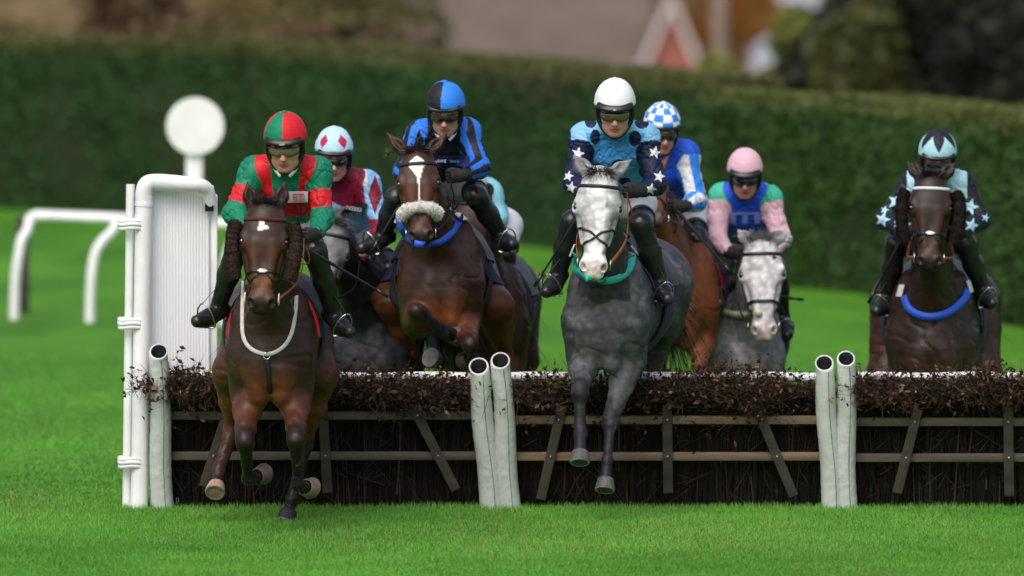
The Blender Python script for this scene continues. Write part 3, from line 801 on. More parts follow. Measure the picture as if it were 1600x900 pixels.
    for py in slats:
        a, b_ = on(pxl-2, py), on(pxr+2, py); mb = MB(); mb.box((a+b_)/2, (b_[0]-a[0]+.03, .028, .052), R=R, bev=.004); V, F, _ = mb.get(); th.part('rail', V, F, rail_mat)
    for (xa, ya, xb, yb) in braces:
        if ya < 634: xa += (xb-xa)*(634-ya)/(yb-ya); ya = 634
        a, b_ = on(xa, ya, .03), on(xb, yb, .03); dd = b_-a; Ln = np.linalg.norm(dd); z = nrm(dd); yy = nrm(np.cross(z, V3(1, 0, 0)) if abs(z[0]) < .9 else V3(0, 1, 0)); yy = nrm(V3(0, -1, 0) - np.dot(V3(0, -1, 0), z)*z); xx = np.cross(yy, z)
        mb = MB(); mb.box((a+b_)/2, (.062, .022, Ln), R=np.stack([xx, yy, z], 1), bev=.004); V, F, _ = mb.get(); br = th.part('brace', V, F, M['dark_wood'])
        for py in slats:
            if min(ya, yb) < py < max(ya, yb):
                f = (py-ya)/(yb-ya); q_ = a+dd*f; mb = MB(); mb.sphere(q_+V3(0, -.015, 0), (.008, .005, .008), n=8); V, F, _ = mb.get(); th.part('nail', V, F, mat('steel_nail', (.4, .4, .42), .4, metal=.8), parent=br)
    return th
def pad(px_t, py_t, px_b, py_b, r, label, Yb=-.12):
    b0 = ground(px_b, py_b); b0[1] = Yb; b0 = V3(P(px_b, py_b, Yb)[0], Yb, 0)
    tp = P(px_t, py_t, Yb - .24)
    th = Thing('padded_upright', b0, label, 'padded post', 'padded uprights at the panel ends')
    L_ = tp - b0; z = nrm(L_)
    n = 28; m = 26; x, y = nrm(V3(1, 0, 0) - z[0]*z), None; y = np.cross(z, x)
    V = []
    rng = np.random.default_rng(int(px_t))
    for i in range(m):
        f = i/(m-1); a = np.arange(n)*2*math.pi/n
        wr = 1 + .02*np.sin(a*2+f*11+px_t) + .016*np.sin(f*75+a*2+px_t)
        rr = r*.92*(1+.22*(1-f)**.8)*wr
        c = b0 + L_*f + x*.006*math.sin(f*7+px_t)
        V.append(c + rr[:, None]*(np.cos(a)[:, None]*x + np.sin(a)[:, None]*y*1.05))
    # rolled lip and inside wall
    for k, (ri, dz) in enumerate(((.93, .012), (.78, .012), (.60, -.004), (.58, -.12))):
        a = np.arange(n)*2*math.pi/n; V.append(tp + z*dz + r*ri*(np.cos(a)[:, None]*x + np.sin(a)[:, None]*y*1.05))
    V = np.array(V); cutw = np.clip((np.arange(len(V))-18)/8.0, 0, 1)[:, None]; fy = ((V-tp)@y)/r; sg = 1 if y[1] > 0 else -1
    V = V+z*(cutw*np.clip(fy*sg, -1, 1)*r*.55)[..., None]      # the mouth is cut on a slant and gapes towards the camera
    K = len(V); i, j = np.meshgrid(np.arange(K-1), np.arange(n), indexing='ij'); a_ = (i*n+j).ravel(); b_ = (i*n+(j+1) % n).ravel()
    Fs = np.stack([a_, b_, b_+n, a_+n], 1); cutf = (K-3)*n
    th.part('sleeve', V.reshape(-1, 3)[:(K-2)*n], [Fs[:cutf]], M['pad'])
    th.part('mouth_lining', V.reshape(-1, 3)[(K-3)*n:], [Fs[cutf:]-cutf], M['foam'])
    mb = MB(); mb.tube([b0 + L_*.85, tp - z*.055], r*.56, 18); mb.tube([tp - z*.056, tp-z*.01], [r*.4, r*.34], 14); V, F, _ = mb.get(); th.part('foam_core', V, F, M['foam'])
    # stitched seam
    mb = MB(); a = -1.25; q = []
    for i in range(60):
        f = .02+.95*i/59; c = b0 + L_*f + x*.006*math.sin(f*7+px_t); q.append(c + r*.94*(1.0+.22*(1-f)**.8)*(math.cos(a)*x + math.sin(a)*y*1.05)*1.0)
    mb.tube(q, .0022, 5); V, F, _ = mb.get(); th.part('seam', V, F, mat('seam_thread', (.12, .13, .13), .8))
wood_l, wood_m, wood_r = M['dark_wood'], M['rail_wood'], M['dark_wood']
M['mid_wood'] = mat('grey_wood', (.095, .08, .062), .8, noise=.4, nscale=12, bump=.6, bscale=60, stretch=(.15, 1, 1))
panel(268, 744, 'left brush hurdle panel, nearest the white wing, with dark rails and thick leafy top', (649, 712), [(352, 655, 318, 760), (502, 600, 512, 770), (640, 625, 712, 765)], M['mid_wood'], 3200, 31, 262, 745, 3000, [(262, .10, .83, 1.0), (300, .13, .84, 1.3), (350, .1, .82, .6), (520, .14, .84, 1.3), (590, .15, .81, 1.2), (640, .12, .79, 1.3), (700, .12, .78, 1.0)])
panel(806, 1280, 'middle brush hurdle panel with pale rails under the dappled grey horse', (656, 713), [(886, 600, 845, 780), (1042, 600, 1044, 770), (1176, 622, 1240, 775)], M['rail_wood'], 3200, 32, 798, 1283, 1300, [(830, .08, .78, .5), (900, .1, .80, .5), (1000, .1, .80, .6), (1095, .12, .83, 1.2), (1145, .13, .81, 1.3), (1190, .08, .80, .7), (1180, .05, .70, .3)])
panel(1334, 1790, 'right brush hurdle panel cut off by the right edge of the photo', (659, 715), [(1434, 640, 1402, 770), (1575, 630, 1577, 775), (1700, 630, 1760, 770)], M['mid_wood'], 3200, 33, 1330, 1800, 2200, [(1350, .07, .82, .8), (1385, .09, .80, 1.0), (1440, .12, .80, .9), (1480, .08, .81, .6), (1535, .10, .84, 1.3), (1580, .12, .81, 1.0), (1640, .2, .82, 1.0)])
pad(248, 552, 254, 796, .064, 'leaning grey white padded upright beside the white wing')
pad(748, 575, 768, 793, .068, 'left of the two padded uprights between left and middle panels, with a torn dark mouth')
pad(782, 566, 796, 795, .066, 'right of the two padded uprights between left and middle panels, slightly taller')
pad(1288, 570, 1301, 802, .064, 'left of the two padded uprights between middle and right panels, with dark rolled mouth')
pad(1322, 563, 1322, 801, .062, 'right of the two padded uprights between middle and right panels, pale mouth rim')
DEV = None
# ------------------------------------------------------------------ horses
COAT = {
 'bay':   dict(c=[(.036, .017, .012), (.115, .036, .015), (.008, .007, .0085), (.014, .011, .011), (.16, .060, .025)], rough=.36, dap=0),
 'brown': dict(c=[(.027, .016, .0125), (.060, .027, .016), (.008, .007, .0085), (.012, .010, .010), (.10, .045, .025)], rough=.36, dap=0),
 'redbay': dict(c=[(.042, .018, .012), (.16, .046, .016), (.010, .008, .009), (.012, .010, .010), (.22, .075, .03)], rough=.36, dap=0),
 'chestnut': dict(c=[(.15, .045, .016), (.20, .065, .022), (.12, .038, .016), (.05, .03, .025), (.2, .07, .03)], rough=.36, dap=0),
 'grey':  dict(c=[(.050, .051, .059), (.10, .10, .108), (.012, .0125, .017), (.50, .47, .46), (.66, .66, .67)], rough=.5, dap=.42),
 'darkgrey': dict(c=[(.020, .021, .026), (.045, .046, .054), (.010, .010, .013), (.07, .07, .08), (.15, .15, .16)], rough=.5, dap=.4),
 'lightgrey': dict(c=[(.20, .20, .22), (.32, .32, .34), (.16, .16, .18), (.50, .45, .45), (.60, .60, .61)], rough=.55, dap=.45),
}
M['hoof'] = mat('hoof_horn', vcol=True, rough=.55, noise=.25, nscale=30, bump=.3, bscale=80)
M['leather'] = mat('black_leather', (.010, .009, .010), .45, bump=.2, bscale=90)
M['tan_leather'] = mat('tan_leather', (.30, .085, .03), .5, noise=.2, nscale=20, bump=.2)
M['steel'] = mat('steel', (.6, .6, .6), .25, metal=1.0)
M['eye'] = mat('eye', (.010, .006, .004), .06, spec=.8, coat=1.0)
M['hair'] = mat('hair', vcol=True, rough=.5)
M['white_strap'] = mat('white_strap', (.62, .60, .57), .6, noise=.15, nscale=30)
M['fleece_dark'] = mat('dark_sheepskin', vcol=True, rough=.95)
def coat_mat(kind):
    c = COAT[kind]
    return mat(kind + '_coat', vcol=True, rough=c['rough']+.06, spec=.28, sheen=0, noise=.25, nscale=7, bump=.25, bscale=120, dapple=c['dap'], bdist=.002, )
def fleece(path, r, rng, c, nh, L_=.018):
    """sheepskin roll: lumpy core plus many short tufts"""
    mb = MB(); path = smooth_path(path, 26); core = r*(1+.05*rng.normal(size=26).clip(-1, 1)); core[0] *= .6; core[-1] *= .6
    mb.tube(path, core, 16, col=np.array(c)*.8)
    i = rng.integers(0, 25, nh); f = rng.random(nh)[:, None]; ce = path[i]*(1-f)+path[i+1]*f
    T = path[i+1]-path[i]; T /= np.linalg.norm(T, axis=1)[:, None]
    d = rng.normal(size=(nh, 3)); d -= (d*T).sum(1)[:, None]*T; d /= np.linalg.norm(d, axis=1)[:, None]
    base = ce + d*(core[i]*.93)[:, None]; dd = d+rng.normal(0, .8, (nh, 3)); dd /= np.linalg.norm(dd, axis=1)[:, None]
    side = np.cross(dd, T); side /= np.linalg.norm(side, axis=1)[:, None]
    V, F = strips(base, dd, side, rng.uniform(.5, 1.2, nh)*L_, np.full(nh, .005), bend=rng.normal(0, .004, (nh, 3)))
    cc = np.repeat(np.array(c)*rng.uniform(.65, 1.3, (nh, 1)), 5, 0)
    for q in F: mb.add(V, q, cc)
    return mb.get()
def hoof_mesh(F_, C, T, r=.055, front=None):
    """C coronet centre, T sole centre"""
    ax = nrm(T-C); fr = nrm(np.asarray(front, float) - np.dot(front, ax)*ax); sd = np.cross(ax, fr)
    n = 24; a = np.arange(n)*2*math.pi/n; rings = []; cols = []
    Ln = np.linalg.norm(T-C)
    for f, k, sh in ((-.05, .70, 0), (.0, .80, 0), (.12, .84, .02), (.5, .93, .05), (.92, 1.02, .09), (1.0, 1.04, .1)):
        rr = r*k; q = C + ax*Ln*f + fr*r*sh*1.2
        rings.append(q + rr*(np.cos(a)[:, None]*fr*1.08 + np.sin(a)[:, None]*sd)); cols.append(f)
    # shoe: thin steel coloured rim then recessed sole with frog
    q = T + fr*r*.12
    for dz, k in ((.001, 1.0), (.008, .99), (.009, .84), (.006, .80), (.010, .4), (.012, .05)):
        rings.append(q + ax*dz + r*k*(np.cos(a)[:, None]*fr*1.08 + np.sin(a)[:, None]*sd)); cols.append(2 if dz in (.008, .001, .009) else 3)
    V = np.concatenate(rings); K = len(rings); i, j = np.meshgrid(np.arange(K-1), np.arange(n), indexing='ij'); a_ = (i*n+j).ravel(); b_ = (i*n+(j+1) % n).ravel()
    return V, [np.stack([a_, b_, b_+n, a_+n], 1)], np.repeat(np.array(cols, float), n)
def horse(sp):
    s = sp.get('s', 1.0); K = COAT[sp['coat']]; pal = np.array(K['c'])
    W = P(*sp['W']); Cr = P(*sp['croup']); poll = P(*sp['poll']); muz = P(*sp['muz'])
    fwd = nrm(W-Cr); _, up, r_ = frame(fwd, (0, 0, 1)); r_ = np.cross(up, fwd)
    if r_[0] < 0: r_ = -r_
    def T(l, a, h): return W + s*(r_*l - fwd*a + up*h)
    R = np.stack([r_, -fwd, up])
    hd_ = sp.get('hind', 1.0)
    f = Field()
    # trunk
    f.cone(T(0, .10, -.42), T(0, .62, -.38), .335*s, .335*s, w=r_, sw=.82, k=.1, tag='trunk')
    f.cone(T(0, .5, -.38), T(0, .95, -.33), .33*s, .28*s, w=r_, sw=.90, k=.12, tag='trunk')
    f.cone(T(0, -.02, -.09), T(0, .5, -.13), .09*s, .10*s, k=.12, tag='trunk')
    f.ell(T(0, 1.05, -.27), V3(.26, .33, .27)*s, R, k=.12, tag='trunk')
    for sd in (-1, 1):
        f.ell(T(sd*.150, -.05, -.42), V3(.100, .17, .34)*s, R, k=.09, col=0, tag='shoulder')
        f.ell(T(sd*.165, -.14, -.56), V3(.080, .11, .16)*s, R, k=.06, col=0, tag='shoulder')
        f.ell(T(sd*.15*hd_, 1.08, -.38), V3(.14, .27, .30)*s, R, k=.08, col=0, tag='haunch')
    f.ell(T(0, -.16, -.50), V3(.20, .20, .26)*s, R, k=.09, tag='chest')
    for sd in (-1, 1): f.ell(T(sd*.075, -.285, -.60), V3(.085, .070, .135)*s, R, k=.05, col=0, tag='pec')
    for sd in (-1, 1): f.ell(T(sd*.07, -.24, -.74), V3(.07, .09, .09)*s, R, k=.04, col=1, tag='pec')
    # neck
    u, n_, _ = frame(muz-poll, sp.get('face', (0, -1, .25))); hr = np.cross(u, n_)
    if hr[0] < 0: hr = -hr
    hs = np.linalg.norm(muz-poll)/.565*1.0 if sp.get('fit', True) else s
    hw_ = sp.get('hw', 1.28)
    def Hd(l, a, d): return poll + hs*(hr*l*hw_ + u*a + n_*d)
    HR = np.stack([hr, u, n_]); hsv = V3(hw_, 1, 1)*hs
    nb = T(0, -.06, -.30); nt = Hd(0, .05, -.085); mid = nb*.5+nt*.5 + up*.03*s; m2 = nb*.25+nt*.75+up*.02*s
    nw = nrm(hr*.5+r_*.5)
    f.chain([nb, mid, m2, nt], [.235*s, .165*s, .132*s, .105*s], w=nw, sw=.66, k=.07, col=0, tag='neck')
    for sd in (-1, 1): f.chain([T(sd*.07, -.16, -.45), mid - up*.05*s + nw*sd*.035, nt+nw*sd*.03], [.10*s, .06*s, .045*s], k=.06, col=0, tag='neck')
    f.cone(T(0, -.22, -.42), Hd(0, .16, -.13), .075*s, .045*s, k=.06, col=0, tag='neck')
    # head
    hc = dict(col=5, tag='head')
    pal = np.vstack([pal, [pal[0] if sp.get('headcol') is None else sp['headcol']]])
    f.ell(Hd(0, .06, -.03), V3(.082, .115, .095)*hsv, HR, k=.03, **hc)
    f.ell(Hd(0, .16, .012), V3(.098, .15, .062)*hsv, HR, k=.03, **hc)
    for sd in (-1, 1):
        f.ell(Hd(sd*.082, .205, .012), V3(.032, .048, .038)*hsv, HR, k=.02, **hc)                    # orbit
        f.ell(Hd(sd*.083, .178, .030), V3(.020, .035, .018)*hsv, HR, k=.018, **hc)                   # brow
        f.ell(Hd(sd*.048, .22, -.095), V3(.042, .125, .095)*hsv, HR, k=.03, **hc)                    # jowl
        f.cone(Hd(sd*.078, .25, -.010), Hd(sd*.056, .40, -.022), .020*hs, .013*hs, k=.02, **hc)      # facial crest
        f.cone(Hd(sd*.036, .27, -.10), Hd(sd*.022, .50, -.07), .040*hs, .028*hs, k=.03, **hc)        # jaw bars
        f.cone(Hd(sd*.04, .22, .028), Hd(sd*.026, .44, .014), .040*hs, .026*hs, k=.025, **hc)        # nasal sides
    f.chain([Hd(0, .22, -.02), Hd(0, .36, -.03), Hd(0, .50, -.03)], [.078*hs, .062*hs, .052*hs], k=.03, **hc)
    f.ell(Hd(0, .515, -.022), V3(.058, .075, .060)*hsv, HR, k=.03, col=3, tag='muzzle')
    for sd in (-1, 1): f.ell(Hd(sd*.037, .535, .010), V3(.027, .042, .032)*hsv, HR, k=.016, col=3, tag='muzzle')
    f.ell(Hd(0, .578, -.022), V3(.046, .030, .036)*hsv, HR, k=.018, col=3, tag='muzzle')
    f.ell(Hd(0, .560, -.078), V3(.034, .040, .026)*hsv, HR, k=.012, col=3, tag='muzzle')
    # ears
    for sd in (-1, 1):
        eb = Hd(sd*.058, -.015, -.02); et = P(*sp['ears'][0 if sd < 0 else 1]); ed, ef, er = frame(et-eb, nrm(-hr*sd*.1*-1 + n_)); Le = np.linalg.norm(et-eb)
        er = np.cross(ed, ef); RE = np.stack([er, ed, ef])
        f.cone(eb, eb+ed*Le*.35, .038*hs, .042*hs, w=ef, sw=.75, k=.02, col=6, tag='ear')
        f.cone(eb+ed*Le*.35, et, .042*hs, .006, w=ef, sw=.6, k=.012, col=6, tag='ear')
    pal = np.vstack([pal, [np.array(sp.get('earcol', pal[0]*.8))], [pal[1]*.15+pal[2]*.85]])
    for sd in (-1, 1):
        eb = Hd(sd*.058, -.015, -.02); et = P(*sp['ears'][0 if sd < 0 else 1]); ed, ef, er = frame(et-eb, n_); Le = np.linalg.norm(et-eb); er = np.cross(ed, ef)
        f.ell(eb+ed*Le*.48+ef*.026*hs, (.020*hs, Le*.36, .020*hs), np.stack([er, ed, ef]), k=.008, op='-')
        f.ell(Hd(sd*.046, .548, .030), V3(.0150, .026, .024)*hs, nrm_rows(HR, .5*sd), k=.010, op='-')
        f.ell(Hd(sd*.105, .207, .030), V3(.018, .022, .017)*hsv, HR, k=.008, op='-')
    f.ell(Hd(0, .575, -.056), V3(.05, .03, .004)*hsv, HR, k=.004, op='-')
    # legs
    hoofs = []
    def legs(kind, sd, pts):
        X = [P(*p) if len(p) == 3 and not isinstance(p, np.ndarray) else p for p in pts]
        if kind == 'fore':
            E = T(sd*.145, -.06, -.74); K_, Fk, To = X
            sh = T(sd*.155, -.10, -.50)
            kd = nrm(K_-E); c2 = 2
            f.cone(sh, E, .120*s, .098*s, k=.08, col=0, tag='arm')
            a1 = E+(K_-E)*.35
            f.cone(E, a1, .100*s, .086*s, k=.06, col=0, tag='arm')
            f.cone(a1, E+(K_-E)*.72, .086*s, .061*s, k=.03, col=1, tag='arm')
            f.cone(E+(K_-E)*.72, K_, .060*s, .051*s, k=.03, col=7, tag='leg')
            f.cone(K_-kd*.032*s, K_+nrm(Fk-K_)*.032*s, .053*s, .050*s, k=.035, col=c2, tag='leg')
            ca = K_+(Fk-K_)*.12
            f.cone(ca, Fk, .041*s, .034*s, k=.025, col=c2, tag='leg')
        else:
            St, Hk, Fk, To = X
            hip = T(sd*.15*hd_, 1.02, -.30)
            f.cone(hip, St, .185*s, .115*s, k=.10, col=0, tag='thigh')
            g = St+(Hk-St)*.45
            f.cone(St, g, .112*s, .080*s, k=.08, col=1, tag='thigh')
            f.cone(g, Hk, .085*s, .046*s, k=.05, col=1, tag='gaskin')
            f.ell(Hk, V3(.055, .064, .072)*s, k=.03, col=2, tag='leg')
            f.cone(Hk, Fk, .050*s, .040*s, k=.03, col=2, tag='leg')
        d = nrm(To-Fk); Lp = np.linalg.norm(To-Fk)
        f.ell(Fk, V3(.045, .050, .048)*s, k=.02, col=2, tag='leg')
        co = To - d*.072*s
        f.cone(Fk, co, .036*s, .042*s, k=.02, col=2, tag='leg')
        fr = V3(0, -1, 0)+fwd*.2 + V3(0, 0, .9)*(abs(d[1]) > .75)
        hoofs.append((Fk, co, To, fr))
    L_ = sp['legs']
    legs('fore', -1, L_[0]); legs('fore', 1, L_[1]); legs('hind', -1, L_[2]); legs('hind', 1, L_[3])
    res = sp.get('res', .011)
    def disp(V): return V
    V, Q = f.mesh(res)
    # gentle muscle and vein relief
    N = vnormals(V, Q)
    hm_ = np.clip(np.linalg.norm(V-Hd(0, .3, 0), axis=1)/.3-.7, .25, 1)
    V = V + N*(hm_*(.006*wave(V, 7.0) - .006*np.exp(-(wave(V*[1, 1, .7]+3, 6.0)/.10)**2) + .0022*wave(V, 24.0)))[:, None]*s
    C_, tags, idx, ps = f.paint(V, pal, .020)
    tags = np.array(tags)
    # coat zones
    q = (V-poll)/hs; hl, ha, hd = q@hr/hw_, q@u, q@n_
    ishead = np.isin(tags, ['head', 'muzzle', 'ear'])
    tl = (V-W)/s; tlr, tla, tlh = tl@r_, -(tl@fwd), tl@up
    nz = wave(V, 14.0)*.5
    body = ~ishead
    if sp['coat'] in ('bay', 'brown', 'redbay'):
        fl = np.clip((np.abs(tlr)-.20)*6, 0, 1)*np.clip((tla-.55)*4, 0, 1)*body*np.clip((-tlh-.3)*4, 0, 1)      # warmer flanks
        C_ = C_*(1-fl[:, None]*.75)+pal[1]*fl[:, None]*.75
        mz = np.exp(-((ha-.43)/.075)**2)*ishead*np.clip(.75+nz, 0, 1)                                            # tan above the muzzle
        C_ = C_*(1-mz[:, None]*.85)+pal[4]*mz[:, None]*.85
        ey = np.exp(-(((np.abs(hl)-.055)/.03)**2+((ha-.27)/.05)**2))*ishead*.6
        C_ = C_*(1-ey[:, None])+pal[1]*ey[:, None]
        pc = np.exp(-((tlh+.70)/.10)**2)*(tags == 'pec')*.8
        C_ = C_*(1-pc[:, None])+pal[1]*pc[:, None]
    elif 'grey' in sp['coat']:
        fc = np.clip(1-np.abs(hl)/.075+nz*.5, 0, 1)*ishead*np.clip((ha+.02)*12, 0, 1)*(tags != 'ear')             # pale face
        C_ = C_*(1-fc[:, None])+pal[4]*fc[:, None]
        ck = ((tags == 'head') & (np.abs(hl) > .034))*np.clip(.45+nz*2.2, 0, 1)*.7
        C_ = C_*(1-ck[:, None])+pal[1]*ck[:, None]
        mus = np.clip(wave(V, 7.0)*2.6-.25, 0, 1)*body*(tags != 'neck')*np.where((tags == 'leg') | (tags == 'arm'), .15, .6)
        C_ = C_*(1-mus[:, None])+pal[1]*1.25*mus[:, None]
    if 'grey' in sp['coat']:
        nk = (tags == 'neck')*sp.get('neckdark', .6); C_ = C_*(1-nk[:, None])+pal[2]*nk[:, None]
    for (kind, args) in sp.get('marks', []):
        if kind == 'star':
            a0, l0, rad = args; d_ = np.hypot((ha-a0)*.75, hl-l0)/rad; ang = np.arctan2(ha-a0, hl-l0)
            m = (d_ < .8+.3*np.sin(ang*3+.6)+nz*.3) & ishead & (hd > -.02)
            C_[m] = (.78, .76, .74)
        if kind == 'blaze':
            wz = np.interp(ha, args[0], args[1]); off = np.interp(ha, args[0], args[2]) if len(args) > 2 else 0
            m = (np.abs(hl-off) < wz*(1+nz*.3)) & ishead & (hd > -.03) & (ha > args[0][0]) & (ha < args[0][-1])
            C_[m] = (.78, .76, .74)
        if kind == 'pinknose':
            m = np.exp(-((hl)/.03)**2)*np.clip((ha-.50)*20, 0, 1)*ishead*.6; C_ = C_*(1-m[:, None])+np.array([.45, .27, .24])*m[:, None]
    nost = np.minimum.reduce([np.linalg.norm((V-Hd(sd*.047, .548, .020))/hs, axis=1) for sd in (-1, 1)])
    nm = np.clip(1-(nost-.012)/.012, 0, 1)*(ha > .4); C_ = C_*(1-nm[:, None]*.85)+np.array([.03, .012, .012] if 'grey' not in sp['coat'] else [.16, .08, .09])*nm[:, None]*.85
    mud = (wave(V, 70.0) > .98) & body & (V[:, 2] < W[2]-.35*s); C_[mud] = C_[mud]*.4+np.array([.10, .075, .05])*.6      # splashes of mud
    C_ = np.clip(C_, .002, .9)
    base = V3(W[0], W[1], max(0.0, V[:, 2].min()-.04) if sp.get('air') else 0)
    base[2] = 0
    th = Thing('horse', base, sp['label'], 'horse', None, V=V, F=Q, mat=coat_mat(sp['coat']), col=C_)
    # eyes
    for sd in (-1, 1):
        mb = MB(); mb.sphere(Hd(sd*.093, .207, .022), .0195*hs, n=16); v, F, _ = mb.get(); th.part('eye', v, F, M['eye'])
    # hooves
    hcs = sp.get('hoofcol', (.035, .03, .03))
    for i, (Fk, co, To, fr) in enumerate(hoofs):
        v, F, k = hoof_mesh(Fk, co, To, .062*s, fr); c = np.tile(np.array(hcs if not isinstance(hcs, list) else hcs[i], float), (len(v), 1)); c[k == 2] = (.25, .25, .26)
        c[k == 3] = np.array(sp.get('solecol', (.10, .07, .05)))
        th.part('hoof', v, F, M['hoof'], c)
    # hair: forelock, mane, tail
    rng = np.random.default_rng(int(sp['W'][0]))
    def strands(roots, dirs, n, Lh, wd, col, name, drop=.6):
        i = rng.integers(0, len(roots), n); b = roots[i]+rng.normal(0, .012, (n, 3)); d = dirs[i]+rng.normal(0, .25, (n, 3)); d /= np.linalg.norm(d, axis=1)[:, None]
        L1 = rng.uniform(.6, 1.1, n)*Lh; mb = MB(); side = np.cross(d, rng.normal(size=(n, 3))); side /= np.linalg.norm(side, axis=1)[:, None]
        v, F = strips(b, d, side, L1, np.full(n, wd), bend=np.stack([rng.normal(0, .03, n), np.zeros(n), -drop*L1], 1))
        cc = np.repeat(np.array(col)*rng.uniform(.5, 1.5, (n, 1)), 5, 0)
        th.part(name, v, F, M['hair'], cc, smooth=False)
    hc_ = np.array(sp.get('haircol', pal[2]))
    fl = np.array([Hd(x, .0, .03) for x in (-.03, -.015, 0, .015, .03)]); strands(fl, np.array([n_*.5-u*sp.get('flup', .6)+hr*x for x in (-.4, -.2, 0, .2, .4)]), 420, sp.get('fl', .085)*hs, .005, hc_, 'forelock', .5)
    mr_ = np.array([nb*(1-t)+nt*t + (up*(.235*(1-t)+.10*t)*s*.98) for t in np.linspace(.1, 1, 30)]); strands(mr_, np.tile(up*.7+r_*.5, (30, 1)), 900, .13, .006, hc_, 'mane', .7)
    tb = T(0, 1.36, -.25); tr = np.array([tb - fwd*0 - up*t for t in np.linspace(0, .12, 6)]); strands(tr, np.tile(-fwd*.7-up*.3, (6, 1)), 500, .65*s, .010, hc_, 'tail', .55)
    # bridle
    def ring_at(a, wid, thk, m, name, parent=None, tilt=0, lo=-math.pi, hi=math.pi, cdep=-.03, n=48, off=.002):
        an = np.linspace(lo, hi, n, endpoint=(hi-lo) < 6.28); c = Hd(0, a, cdep); dirs = np.cos(an)[:, None]*n_+np.sin(an)[:, None]*hr - (np.cos(an)*tilt)[:, None]*u
        dirs /= np.linalg.norm(dirs, axis=1)[:, None]
        pts, nn = f.ring(c, dirs, .16*hs, .002); mb = MB()
        k = np.array([1, 2, 3, 2, 1.]); k /= k.sum()
        full = (hi-lo) >= 6.28
        if full: pts = sum(np.roll(pts, j-2, 0)*k[j] for j in range(5))
        nn = dirs
        mb.ribbon(pts+nn*off, nn, wid, thk, closed=full); v, F, _ = mb.get(); return th.part(name, v, F, m, parent=parent)
    br = ring_at(.075, .020, .006, sp.get('browmat', M['leather']), 'browband', tilt=-.15, lo=-1.75, hi=1.75, cdep=-.03)
    # cheek straps
    bit = {}
    for sd in (-1, 1):
        pts = [Hd(sd*.095, .05, -.02), Hd(sd*.108, .14, -.03), Hd(sd*.104, .24, -.035), Hd(sd*.084, .34, -.035), Hd(sd*.068, .44, -.045), Hd(sd*.060, .50, -.055)]
        pj, nn = f.project(smooth_path(pts, 22), .004, 4); mb = MB(); mb.ribbon(pj, nn, .014, .005); v, F, _ = mb.get(); th.part('cheek_strap', v, F, M['leather'])
        b0 = Hd(sd*.072, .505, -.055); bit[sd] = b0
        mb = MB(); an = np.linspace(0, 2*math.pi, 20); rp = b0 + .030*hs*(np.cos(an)[:, None]*u+np.sin(an)[:, None]*n_); mb.tube(rp, .0048, 8, cap=False); v, F, _ = mb.get(); th.part('bit_ring', v, F, sp.get('bitmat', M['steel']))
    nbm = sp.get('noseband', 'plain')
    if nbm in ('plain', 'silver'):
        b = ring_at(.375, .020, .006, M['leather'], 'noseband')
        if nbm == 'silver':
            mb = MB(); c = f.ring(Hd(0, .375, -.03), n_[None], .16, .002)[0][0]; mb.box(c+n_*.012, (.045, .012, .026), R=np.stack([hr, n_, -u], 1), bev=.004)
            for sd in (-1, 1): mb.sphere(c+n_*.012+hr*sd*.026, .009, n=10)
            v, F, _ = mb.get(); th.part('buckle', v, F, M['steel'], parent=b)
            for sd in (-1, 1):
                pts = [Hd(sd*.022, .385, .035), Hd(sd*.045, .44, .02), Hd(sd*.066, .50, -.03)]
                pj, nn = f.project(smooth_path(pts, 14), .003, 4); mb = MB(); mb.ribbon(pj, nn, .009, .004); v, F, _ = mb.get(); th.part('noseband_strap', v, F, M['leather'])
    if nbm == 'grackle':
        for sd in (-1, 1):
            pts = [Hd(sd*.085, .325, -.06), Hd(sd*.06, .325, .02), Hd(0, .375, .045), Hd(-sd*.05, .43, .01), Hd(-sd*.062, .50, -.05)]
            pj, nn = f.project(smooth_path(pts, 36), .004, 5); mb = MB(); mb.ribbon(pj, nn, .013, .005); v, F, _ = mb.get(); th.part('noseband_strap', v, F, M['leather'])
        for sd in (-1,1):
            pts = [Hd(sd*.085, .325, -.06), Hd(sd*.066, .33, .0), Hd(0, .335, .05)]
    if nbm == 'fleece':
        an = np.linspace(-1.75, 1.75, 13); c = Hd(0, .375, -.035); dirs = np.cos(an)[:, None]*n_+np.sin(an)[:, None]*hr+ (.25*np.abs(np.sin(an)))[:, None]*u*.6
        pts, nn = f.ring(c, dirs/np.linalg.norm(dirs, axis=1)[:, None], .16, .002); v, F, c_ = fleece(pts+dirs*.022, .036, rng, (.74, .73, .70), 5200, .014)
        th.part('sheepskin_noseband', v, F, M['fleece_dark'], c_)
    if sp.get('cheeks'):
        for sd in (-1, 1):
            o_ = sp.get('cheekout', .035)
            pts = [Hd(sd*(.098+o_*.5), .095, .0), Hd(sd*(.104+o_*.8), .15, .01), Hd(sd*(.104+o_*.9), .24, .012), Hd(sd*(.094+o_), .33, .0), Hd(sd*(.080+o_), .41, -.015)]
            v, F, c_ = fleece(pts, .039, rng, sp['cheeks'], 14000, .011); th.part('sheepskin_cheekpiece', v, F, M['fleece_dark'], c_)
    # breast girth: follows points measured on the chest
    if 'breast' in sp:
        b = sp['breast']; pts = []
        pth_ = smooth_path([P(x, y, W[1]-.55*s) for x, y in b['pts']], 40)
        d0 = V3(0, 1, 0); out = []; 
        for q in pth_:          # push along the line of sight until the coat is met
            dv = nrm(q-CAM); t = np.linspace(-.4, .9, 140); qq = q+dv*t[:, None]; F_ = f.eval(qq); k = np.argmax(F_ < .004); out.append(qq[k] if F_[k] < .004 else q+dv*.3)
        out = np.array(out); 
        for _ in range(3): out[1:-1] = (out[:-2]+2*out[1:-1]+out[2:])/4
